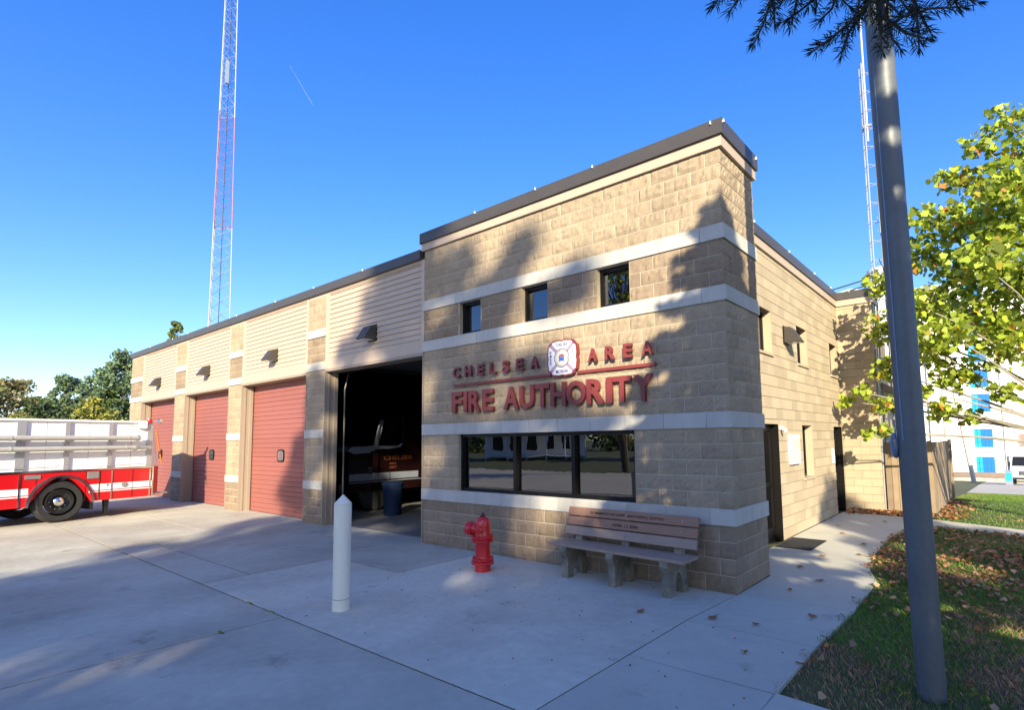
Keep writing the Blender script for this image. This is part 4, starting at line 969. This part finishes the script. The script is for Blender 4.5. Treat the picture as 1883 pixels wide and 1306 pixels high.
def limbs(mb, base, top, targets, r0, wob=.15):
    base = Vector(base); top = Vector(top); pts = [base]
    K = 6
    for i in range(1, K+1): pts.append(base.lerp(top, i/K)+Vector((random.uniform(-wob, wob), random.uniform(-wob, wob), 0)))
    mb.path(pts, r0, 10, r1=r0*.25)
    for t in targets:
        t = Vector(t); h = (t.z-base.z)/(top.z-base.z); h = min(.92, max(.18, h-.22-.1*random.random())); f_ = h*K; i = min(K-1, int(f_)); s0 = pts[i].lerp(pts[i+1], f_-i)
        rr = r0*(1-.75*h)*.42; q = [s0]
        for j in range(1, 5): q.append(s0.lerp(t, j/4)+Vector((random.uniform(-1, 1), random.uniform(-1, 1), random.uniform(-.3, .8)))*wob*.8*math.sin(math.pi*j/4))
        mb.path(q, rr, 6, r1=rr*.2)
def cloud(centers, rads, n, shell=.75):
    """points in clumps: more near the surface of each clump"""
    w_ = np.array(rads)**2; idx = RNG.choice(len(centers), size=n, p=w_/w_.sum()); c = np.array(centers)[idx]; r = np.array(rads)[idx]
    d = unit(n); rr = RNG.random(n)**.45; return c+d*(r*rr)[:, None]*np.array([1, 1, .75])
def tree(name, label, base, H, cr, cz0, n, size, mats, w, group=None, seed=0, clumps=34, shape=OVAL, top_taper=.55, r0=.22, barkm='bark', cl=.26, wob=.2, flat=.2):
    global RNG; RNG = np.random.default_rng(seed); random.seed(seed)
    root = thing(name, label, 'tree', base, group=group)
    cs = []; rs = []
    while len(cs) < clumps:
        h = RNG.random(); z = cz0+(H-cz0)*h; prof = math.sin(math.pi*min(1, (h*.85+.12)))**.7*(1-top_taper*h*.6); a = RNG.random()*2*math.pi; r = cr*prof*math.sqrt(.15+.85*RNG.random())
        cs.append((r*math.cos(a), r*math.sin(a), z)); rs.append(cr*cl*(.6+.8*RNG.random()))
    mb = MB(); limbs(mb, (0, 0, -.1), (0, 0, H*.9), cs, r0, wob); mb.obj('trunk', barkm, root, smooth=True)
    leaves('crown', cloud(cs, rs, n), size, mats, w, shape, root, flat)
    return root
GRN = ['leaf_green', 'leaf_yellow', 'leaf_orange']

# young broad-leaved tree at the right edge, partly behind the pole
RNG = np.random.default_rng(11); random.seed(11)
mp = thing('broadleaf_tree', 'leafy young tree with large lobed yellow green leaves right of the grey pole', 'tree', (4.4, 8.6, 0))
B0 = np.array([3.55, 5.6, 0.]); cs = []; rs = []
for u, v, r, y in ((1625, 520, .30, 5.4), (1640, 600, .42, 5.6), (1630, 680, .28, 5.5), (1700, 400, .26, 5.3), (1695, 470, .40, 5.5), (1720, 560, .48, 5.8), (1700, 640, .42, 5.5), (1745, 330, .26, 5.6), (1760, 410, .44, 5.4), (1775, 500, .50, 5.9),
                 (1790, 590, .50, 5.4), (1760, 690, .36, 5.7), (1800, 265, .26, 5.5), (1820, 340, .45, 5.6), (1835, 430, .5, 5.3), (1850, 530, .5, 5.8), (1855, 640, .45, 5.4), (1850, 220, .30, 5.5), (1875, 290, .42, 5.7), (1885, 390, .5, 5.5), (1895, 500, .5, 5.2), (1890, 600, .45, 5.9),
                 (1555, 738, .13, 5.5), (1585, 722, .16, 5.4), (1625, 745, .20, 5.6), (1590, 800, .13, 5.3), (1625, 795, .15, 5.4), (1735, 755, .24, 5.5), (1790, 770, .18, 5.7), (1850, 720, .24, 5.5), (1700, 720, .16, 5.3), (1685, 560, .3, 4.9), (1740, 610, .35, 4.8), (1800, 480, .4, 4.7), (1860, 350, .4, 4.8)):
    d = F + R2*((u-941.5-85.46)/foc) - U2*((v-653-66.43)/foc); y = 8.1+(y-5.5)*1.8; t = (y-CX.y)/d.y; P = CX+d*t; cs.append((P.x-4.4, P.y-8.6, P.z)); rs.append(r*1.18)
for k in range(26):
    a = RNG.uniform(-1.2, 1.9); r = RNG.uniform(.6, 2.8); z = RNG.uniform(3.0, 8.8); r *= 1-.3*(z-2.6)/5; cs.append((r*math.cos(a)+.3, r*math.sin(a), z)); rs.append(RNG.uniform(.35, .55))
mb = MB(); limbs(mb, (0, 0, -.1), (-.1, 0, 9.4), cs, .12, .14); mb.obj('trunk', 'bark_pale', mp, smooth=True)
leaves('crown', cloud(cs, [q*1.3 for q in rs], 11500), .125, GRN, (.93, .055, .015), LOBED, mp, flat=.25, jit=.45, fold=.3)

# tall conifer right of the camera; its shadow falls on the corner of the building
RNG = np.random.default_rng(5); random.seed(5)
SPX, SPY, SH = 5.6, -7.5, 8.9
spt = thing('spruce_tree', 'dark spruce whose needled branch tips hang into the top of the picture', 'tree', (SPX, SPY, 0))
mb = MB(); mb.path([(0, 0, -.1), (0, 0, 3), (.03, 0, 6), (0, 0, SH)], .19, 10, r1=.02)
tips = []
for k in range(150):
    h = (k+.5)/150; z = 2.2+(SH-2.35)*h; rmax = 3.0*(1-h)**.85+.12; a = k*2.39996; L2 = rmax*random.uniform(.80, 1.05); dz = -.10*L2+(.25 if h > .8 else 0)*L2
    d = Vector((math.cos(a), math.sin(a), 0)); p0 = Vector((0, 0, z)); p1 = p0+d*L2*.5+Vector((0, 0, dz*.3)); p2 = p0+d*L2+Vector((0, 0, dz))
    mb.path([p0, p1, p2], .022*(1-h)+.006, 5, r1=.004); tips.append((p0, p1, p2, L2, d))
P = []
for p0, p1, p2, L2, d in tips:
    nn = int(120*L2)+26; t = RNG.random(nn)**.7; side = RNG.normal(size=nn)*.24*(1.05-t)*L2**.5*1.1
    for tt_, s_ in zip(t, side):
        q = (p0.lerp(p1, tt_*2) if tt_ < .5 else p1.lerp(p2, tt_*2-1)); q = q+Vector((-d.y, d.x, 0))*float(s_)+Vector((0, 0, float(-abs(s_))*.35-RNG.random()*.05)); P.append(q)
P = np.array([tuple(p) for p in P]); NS = np.array([(0, 0), (.16, .1), (.20, .5), (0, 1.0), (-.20, .5), (-.16, .1)])
mb.obj('trunk', 'bark', spt, smooth=True)
leaves('crown', P, .20, ['spruce'], (1,), NS, spt, flat=.1)
# the branch that hangs into view: every needle
def wp(u, v, t): return CX+(F + R2*((u-941.5-85.46)/foc) - U2*((v-653-66.43)/foc))*t-Vector((SPX, SPY, 0))
tw = []
def twig(pts, t0, t1):
    n_ = len(pts); q = [wp(u, v, t0+(t1-t0)*i/(n_-1)) for i, (u, v) in enumerate(pts)]; tw.append(q)
for a in (([(1430, -120), (1365, -50), (1312, 8)], 1.12, 1.05), ([(1440, -80), (1380, -30), (1343, 18)], 1.15, 1.12), ([(1470, -90), (1420, -10), (1405, 40), (1388, 76)], 1.1, 1.05), ([(1500, -60), (1465, 0), (1455, 45)], 1.15, 1.15),
          ([(1420, -10), (1425, 40)], 1.1, 1.12), ([(1640, -60), (1590, 15), (1540, 60), (1497, 92)], 1.12, 1.0), ([(1590, 15), (1560, 60), (1548, 98)], 1.1, 1.05), ([(1560, -70), (1520, -20), (1470, 20), (1440, 40)], 1.2, 1.15), ([(1545, -30), (1530, 15), (1505, 40)], 1.2, 1.2),
          ([(1610, -90), (1612, 0), (1618, 60), (1622, 92)], 1.08, 1.0), ([(1640, -60), (1630, 20), (1640, 70), (1655, 88)], 1.15, 1.12), ([(1660, -80), (1680, 0), (1688, 50), (1690, 86)], 1.12, 1.06), ([(1680, 0), (1700, 40), (1712, 60)], 1.12, 1.1),
          ([(1620, 60), (1660, 30), (1710, 15), (1768, 12)], 1.1, 1.0), ([(1660, -40), (1720, -20), (1770, -5), (1796, 2)], 1.15, 1.1), ([(1700, -60), (1740, -30), (1760, 10)], 1.2, 1.15), ([(1560, -70), (1580, 0), (1575, 45)], 1.2, 1.15), ([(1520, -80), (1530, -20), (1560, 10)], 1.25, 1.2), ([(1600, -60), (1650, -10), (1675, 25)], 1.25, 1.2), ([(1480, -80), (1505, -30), (1500, 10)], 1.2, 1.2), ([(1640, -100), (1600, -20), (1600, 30)], 1.05, 1.02),
          ([(1480, -100), (1400, -60), (1340, -30)], 1.2, 1.2), ([(1700, -90), (1780, -60), (1840, -40)], 1.2, 1.2), ([(1590, -60), (1625, 0), (1650, 20)], 1.0, 1.0), ([(1500, -70), (1475, -20), (1430, 5)], 1.05, 1.05), ([(1625, 30), (1665, 60), (1700, 70)], 1.02, 1.0)): twig(*a)
root_pts = [Vector((0, 0, 3.6)), Vector((-1.4, .5, 3.45)), wp(1700, -330, 1.5), wp(1610, -90, 1.12)]
mb = MB(); mb.path(root_pts, .022, 8, r1=.008)
for q in tw: mb.path([root_pts[-1]]+q[:1], .004, 5); mb.path(q, .0034, 6, r1=.0016)
nb_ = mb.obj('branch', 'bark', spt)
NV = []
for q in tw:
    for a, b in zip(q[:-1], q[1:]):
        L2 = (b-a).length; d = (b-a).normalized(); n_ = int(L2/.0011)
        o1 = d.orthogonal().normalized(); o2 = d.cross(o1)
        for k in range(n_):
            p = a.lerp(b, (k+random.random())/n_); t = random.random()*2*math.pi; rad = o1*math.cos(t)+o2*math.sin(t); lf = random.uniform(.018, .029)
            nd = (d*random.uniform(.55, 1.0)+rad).normalized(); c1 = p+nd*lf*.5; e_ = p+nd*lf+d*lf*.12; wv = nd.cross(unit(1)[0].tolist() and Vector(unit(1)[0])).normalized()*.0011
            NV.append([p-wv*.6, c1-wv, e_, c1+wv])
    d = (q[-1]-q[-2]).normalized()
    for k in range(10):
        r_ = Vector(unit(1)[0]); nd = (d*1.3+r_*.6).normalized(); wv = nd.cross(r_).normalized()*.0011; NV.append([q[-1]-wv, q[-1]+nd*.012-wv, q[-1]+nd*.024, q[-1]+nd*.012+wv])
NV = np.array([[tuple(v) for v in f] for f in NV]); npobj('needles', NV, 4, 'needles', RNG.random(len(NV)), None, spt)

# street trees behind the camera: they throw the soft shade and stand in the window reflections
SG = 'street trees across the apron'
for k, (x, y, H, cr, cz, n_, lab) in enumerate((
        (13.0, -30.0, 19.3, 3.6, 4.2, 3800, 'airy street tree, leftmost of the tall row, reflected in the front windows'),
        (16.6, -31.0, 21.4, 3.8, 4.5, 3800, 'tallest street tree opposite the main window'),
        (19.9, -31.5, 21.0, 3.0, 4.5, 3600, 'broad street tree right of the tallest one in the row'),
        (-15.0, -21.5, 14.5, 4.2, 3.0, 2600, 'sparse tall street tree at the left end of the row'),
        (14.8, -12.0, 10.5, 3.4, 2.2, 9000, 'street tree at the right end of the row'),
        (9.6, -26.5, 13.4, 3.6, 2.0, 6000, 'dense tree behind the street row, leftmost of three across the road'),
        (14.0, -27.5, 13.8, 3.8, 2.0, 9800, 'dense tree behind the street row, middle of three across the road'),
        (18.3, -27.0, 13.6, 3.8, 2.0, 8500, 'dense tree behind the street row, rightmost of three across the road'))):
    tree('street_tree', lab, (x, y, -.03), H, cr, cz, int(n_*1.5), .20 if y > -25 else .24 if H < 15 else .30, GRN, (.8, .14, .06), SG, 40+k, 110, OVAL, .35 if H > 15 else .5, .26, cl=.24 if -28 < y < -25 else .15 if H < 15 else .13)

# woods far left beyond the drive, one tree at a time
def wd(u, dist, dz=0):
    d = F + R2*((u-941.5-85.46)/foc); h = math.hypot(d.x, d.y); return (CX.x+d.x/h*dist, CX.y+d.y/h*dist, -.03)
mat('wood_dark', (0.035, 0.060, 0.025), 0.7, var=.2, attr=.5, trans=.2); mat('wood_mid', (0.13, 0.18, 0.05), 0.7, var=.2, attr=.5, trans=.3)
mat('wood_olive', (0.25, 0.21, 0.09), 0.7, var=.2, attr=.5, trans=.3); mat('wood_lime', (0.32, 0.30, 0.05), 0.7, var=.2, attr=.4, trans=.3); mat('wood_blue', (0.13, 0.20, 0.11), 0.7, var=.2, attr=.5, trans=.3)
WG = 'trees beyond the drive'
WT = [(-60, 60, 6.6, 4.6, 'wood_olive', 'olive tree at the far left edge beyond the fire engine'), (22, 64, 7.0, 3.9, 'wood_olive', 'thin topped brownish tree above the front of the red fire engine'),
      (60, 70, 6.0, 3.0, 'wood_mid', 'sparse green tree right of the brownish one'), (88, 58, 4.9, 2.5, 'wood_dark', 'very dark low tree between the brownish and the round tree'),
      (124, 84, 9.4, 3.4, 'wood_blue', 'round topped green tree in the middle of the far treeline'), (118, 58, 4.5, 2.6, 'wood_dark', 'dark bushy tree below the round topped tree'), (165, 58, 5.3, 2.9, 'wood_lime', 'yellow green tree above the rear of the red fire engine'),
      (196, 64, 6.6, 2.8, 'wood_mid', 'bushy green tree left of the tall one by the building'), (232, 66, 10.0, 4.2, 'wood_blue', 'tall feathery tree touching the left end of the building'), (320, 62, 12.7, 1.4, 'wood_mid', 'tree top peeping over the garage roof'), (150, 50, 3.4, 2.2, 'wood_olive', 'low olive bush behind the fire engine'), (40, 52, 3.6, 3.0, 'wood_lime', 'low lime green bush behind the fire engine'), (205, 50, 3.6, 2.4, 'wood_lime', 'low lime green bush beside the left corner of the building')]
for k, (u, dist, H, cr, m_, lab) in enumerate(WT):
    low = u in (40, 150, 205)
    tree('shrub' if low else 'woodland_tree', lab, wd(u, dist), H*1.06, cr, .3 if H < 8 else 1.6, 6500 if H < 8 else 9000, .20 if dist < 65 else .24, [m_, 'wood_mid'], (.8, .2), WG, 70+k, 80, OVAL, .45 if u != 124 else .8, .16, cl=.17, wob=.3)
# far hedge of woodland to close the horizon
RNG = np.random.default_rng(3); random.seed(3)
cs = []; rs = []
for k in range(420):
    a = RNG.uniform(R(60), R(345)); rr_ = RNG.uniform(88, 120); x, y = rr_*math.sin(-a)+0, rr_*math.cos(a); cs.append((x, y, RNG.uniform(0, 5.0))); rs.append(RNG.uniform(2.5, 4.5))
o = leaves('distant_woods', cloud(cs, rs, 52000), .75, ['wood_mid', 'wood_dark', 'wood_olive'], (.5, .3, .2), OVAL); o['kind'] = 'stuff'; tag(o, 'distant belt of mixed woodland around the site', 'woods')

# house across the street (seen mirrored in the big window)
def house(name, lab, x, y, w2, d2, h, rz):
    hs_ = thing(name, lab, 'house', (x, y, -.03), rz)
    mb = MB(); mb.box(-w2, w2, -d2, d2, 0, h); mb.prism([(-w2, -d2, h), (w2, -d2, h), (0, -d2, h+w2*.6)], (0, 2*d2, 0)); mb.obj('wall', 'house_white', hs_)
    mb = MB()
    for s_ in (1, -1): mb.prism([(s_*(w2+.4), -d2-.4, h-.2), (0, -d2-.4, h+w2*.62), (0, -d2-.4, h+w2*.62+.15), (s_*(w2+.4), -d2-.4, h-.05)], (0, 2*d2+.8, 0))
    mb.obj('roof', 'roof_shingle', hs_)
    for zf in (1.0, 3.6):
        if zf+1.4 > h: continue
        for i in range(5):
            x0 = -w2+.7+i*(2*w2-1.4)/5+.2
            f_ = MB(); f_.box(x0-.08, x0+.98, d2, d2+.05, zf-.08, zf+1.48); fr = f_.obj('window', 'white', hs_)
            g = MB(); g.box(x0, x0+.9, d2+.05, d2+.055, zf, zf+1.4); g.obj('pane', 'house_glass', fr)
    mb = MB()
    for i in range(6): mb.tube((-w2+.2+i*(2*w2-.4)/5, d2+2.2, 0), (-w2+.2+i*(2*w2-.4)/5, d2+2.2, 2.7), .09, n=8)
    mb.box(-w2, w2, d2+.06, d2+2.4, .3, .4); mb.box(-w2, w2, d2+.06, d2+2.4, 2.7, 2.9); mb.obj('porch', 'house_white', hs_)
house('white_house', 'white two storey house with a porch across the street', -37, -38, 5, 4, 5.6, R(-45))
house('white_house', 'low white house further right across the street', -22, -46, 4, 4, 3.2, R(-25))

# ------------------------------------------------------------------ grass, fallen leaves
RNG = np.random.default_rng(21); random.seed(21)
EY = [-2.36, -1.2, 0, 1.66, 2.4, 3.05, 4.6, 5.6, 6.6, 7.45]; EX = [1.2, 1.2, 1.24, 1.25, 1.04, .95, .9, .9, 1.02, 1.3]
def lawn_pts(n, x1=6.5, y0=-2.4, y1=7.4):
    P = np.stack([RNG.uniform(.85, x1, n), RNG.uniform(y0, y1, n)], 1); e_ = np.interp(P[:, 1], EY, EX)
    pathy = np.interp(P[:, 0], [1.29, 2.9, 4.2, 7], [7.46, 6.9, 6.6, 6.2])
    ok = (P[:, 0] > e_-.05+.05*np.sin(P[:, 1]*9)) & (P[:, 1] < pathy) & (P[:, 1] > np.interp(P[:, 0], [1.175, 1.66, 4, 30], [-2.36, -2.38, -2.42, -2.6])); return P[ok]
def far_pts(n):
    P = np.stack([RNG.uniform(1.35, 9, n), RNG.uniform(6.6, 25.5, n)], 1); top = np.interp(P[:, 0], [1.6, 2.9, 4.2, 7], [8.3, 7.7, 7.4, 7.0]); ok = (P[:, 1] > top) & (P[:, 0] > np.interp(P[:, 1], [8, 13.5, 14], [1.35, 1.5, -2])); return P[ok]
def blades(name, P, hmin, hmax, wd_, lab, dry):
    n = len(P); z = np.interp(P[:, 1], [13.6, 26.3], [0, -.86])-.034
    a = RNG.random(n)*2*math.pi; lean = RNG.random(n)*.9; h = RNG.uniform(hmin, hmax, n); b = np.stack([P[:, 0], P[:, 1], z], 1)
    A = np.stack([np.cos(a), np.sin(a), 0*a], 1); Bv = np.stack([-np.sin(a), np.cos(a), 0*a], 1)
    V = np.stack([b-A*wd_, b+A*wd_, b+Bv*(lean*h*.4)[:, None]+A*wd_*.6+np.array([0, 0, 1])*(h*.65)[:, None], b+Bv*(lean*h)[:, None]+np.array([0, 0, 1])*h[:, None]], 1)
    pr = np.array([noise.noise(Vector((x*.9, y*.9, 0)))+.5*noise.noise(Vector((x*3, y*3, 4))) for x, y in P]); m_ = (pr+RNG.normal(size=n)*.25+dry+np.clip((.3-P[:, 1])*.22, 0, .45) > .28).astype(int)
    o = npobj(name, V, 4, ['grass_blade', 'leaf_tan'], RNG.random(n), m_); o['kind'] = 'stuff'; return tag(o, lab, 'grass')
Pn = lawn_pts(150000, 5.5); keep = RNG.random(len(Pn)) < np.clip(1.25-(Pn[:, 1]+2.4)/11, .35, 1); Pn = Pn[keep]
dens = np.array([noise.noise(Vector((x*.7, y*.7, 9))) for x, y in Pn]); near = np.clip((.2-Pn[:, 1])/2.5, 0, 1)
Pn = Pn[RNG.random(len(Pn)) < np.clip(.95+dens*.5-near*.45, .2, 1)]
blades('lawn_grass', Pn, .025, .060, .0022, 'patchy lawn with thin grass around the foot of the grey pole', .02)
blades('far_lawn_grass', far_pts(60000), .03, .06, .005, 'bright green lawn beyond the path', -.4)
def fallen(name, P, size, lab, zoff=0):
    n = len(P); z = np.interp(P[:, 1], [13.6, 26.3], [0, -.86])+.004+RNG.random(n)*.03+zoff
    o = leaves(name, np.stack([P[:, 0], P[:, 1], z], 1), size, ['leaf_dry', 'leaf_tan', 'leaf_orange'], (.6, .33, .07), LOBED, flat=.75, fold=.35); o['kind'] = 'stuff'; return tag(o, lab, 'leaves')
Lp = lawn_pts(19000, 6.5); den = np.array([noise.noise(Vector((x*.8, y*.8, 2))) for x, y in Lp]); band_ = np.exp(-((Lp[:, 1]-3.6)/1.9)**2)*1.1+.10+np.exp(-((Lp[:, 1]-6.8)/.7)**2)*.3
Lp = Lp[RNG.random(len(Lp)) < np.clip(band_*(.62+den*.9), .03, 1)*.62]
fallen('fallen_leaves', Lp, .054, 'brown and tan autumn leaves scattered over the lawn')
n_ = 1500; Q = np.stack([RNG.uniform(-.55, 1.28, n_), 9.25-np.abs(RNG.normal(size=n_))*.24], 1); Q2 = np.stack([1.36+np.abs(RNG.normal(size=250))*.25, RNG.uniform(8.6, 13, 250)], 1)
fallen('leaf_drift', np.concatenate([Q, Q2]), .08, 'drift of brown leaves along the foot of the block wing and board fence', .0)
Q = np.stack([RNG.uniform(-4.5, 1.1, 150), RNG.uniform(-3.6, -.2, 150)], 1); n_ = len(Q)
o = leaves('needle_litter', np.stack([Q[:, 0], Q[:, 1], np.full(n_, .003)], 1), .020, ['leaf_dry', 'wood_dark'], (.6, .4), OVAL, flat=.95, fold=.05); o['kind'] = 'stuff'; tag(o, 'tiny dark bits of leaf litter scattered on the pavement', 'litter')
LEAFC = [(0.10, -1.02, .10), (-.62, -1.28, .09), (.62, 1.25, .10), (.22, 1.9, .10), (.55, -.95, .07), (.95, -.35, .09), (.30, 2.9, .10), (.62, 4.3, .10), (.1, 5.3, .10), (.72, -1.75, .06), (.45, .55, .07), (.75, 3.3, .09), (-.2, 6.3, .09), (.5, 7.4, .1)]
for k, (x, y, s_) in enumerate(LEAFC):
    mb = MB(); a = random.random()*6.28; pts = []
    for p, q in LOBED: X, Y = p*s_, (q-.5)*s_; pts.append((X*math.cos(a)-Y*math.sin(a), X*math.sin(a)+Y*math.cos(a), .012+.016*abs(p)*2*random.uniform(.5, 1.2)))
    for i in range(1, len(pts)-1): mb.poly([pts[0], pts[i], pts[i+1]])
    o = mb.obj('fallen_leaf', 'leaf_dry'); o.location = (x, y, .0); tag(o, 'curled brown leaf lying alone on the concrete walk', 'leaf', 'single leaves on the walk')
# weeds in the slab joints
for k, (x, y) in enumerate(((-4.55, -3.725), (-4.0, -3.725), (-3.7, -4.35))):
    P = np.stack([RNG.normal(size=30)*.03+x, RNG.normal(size=30)*.006+y, np.full(30, .006)], 1); o = leaves('weed', P, .018, ['leaf_green'], (1,), OVAL); tag(o, 'tiny green weed growing in the %s slab joint' % ('left apron', 'middle apron', 'right apron')[k], 'weed', 'weeds in the apron joints')
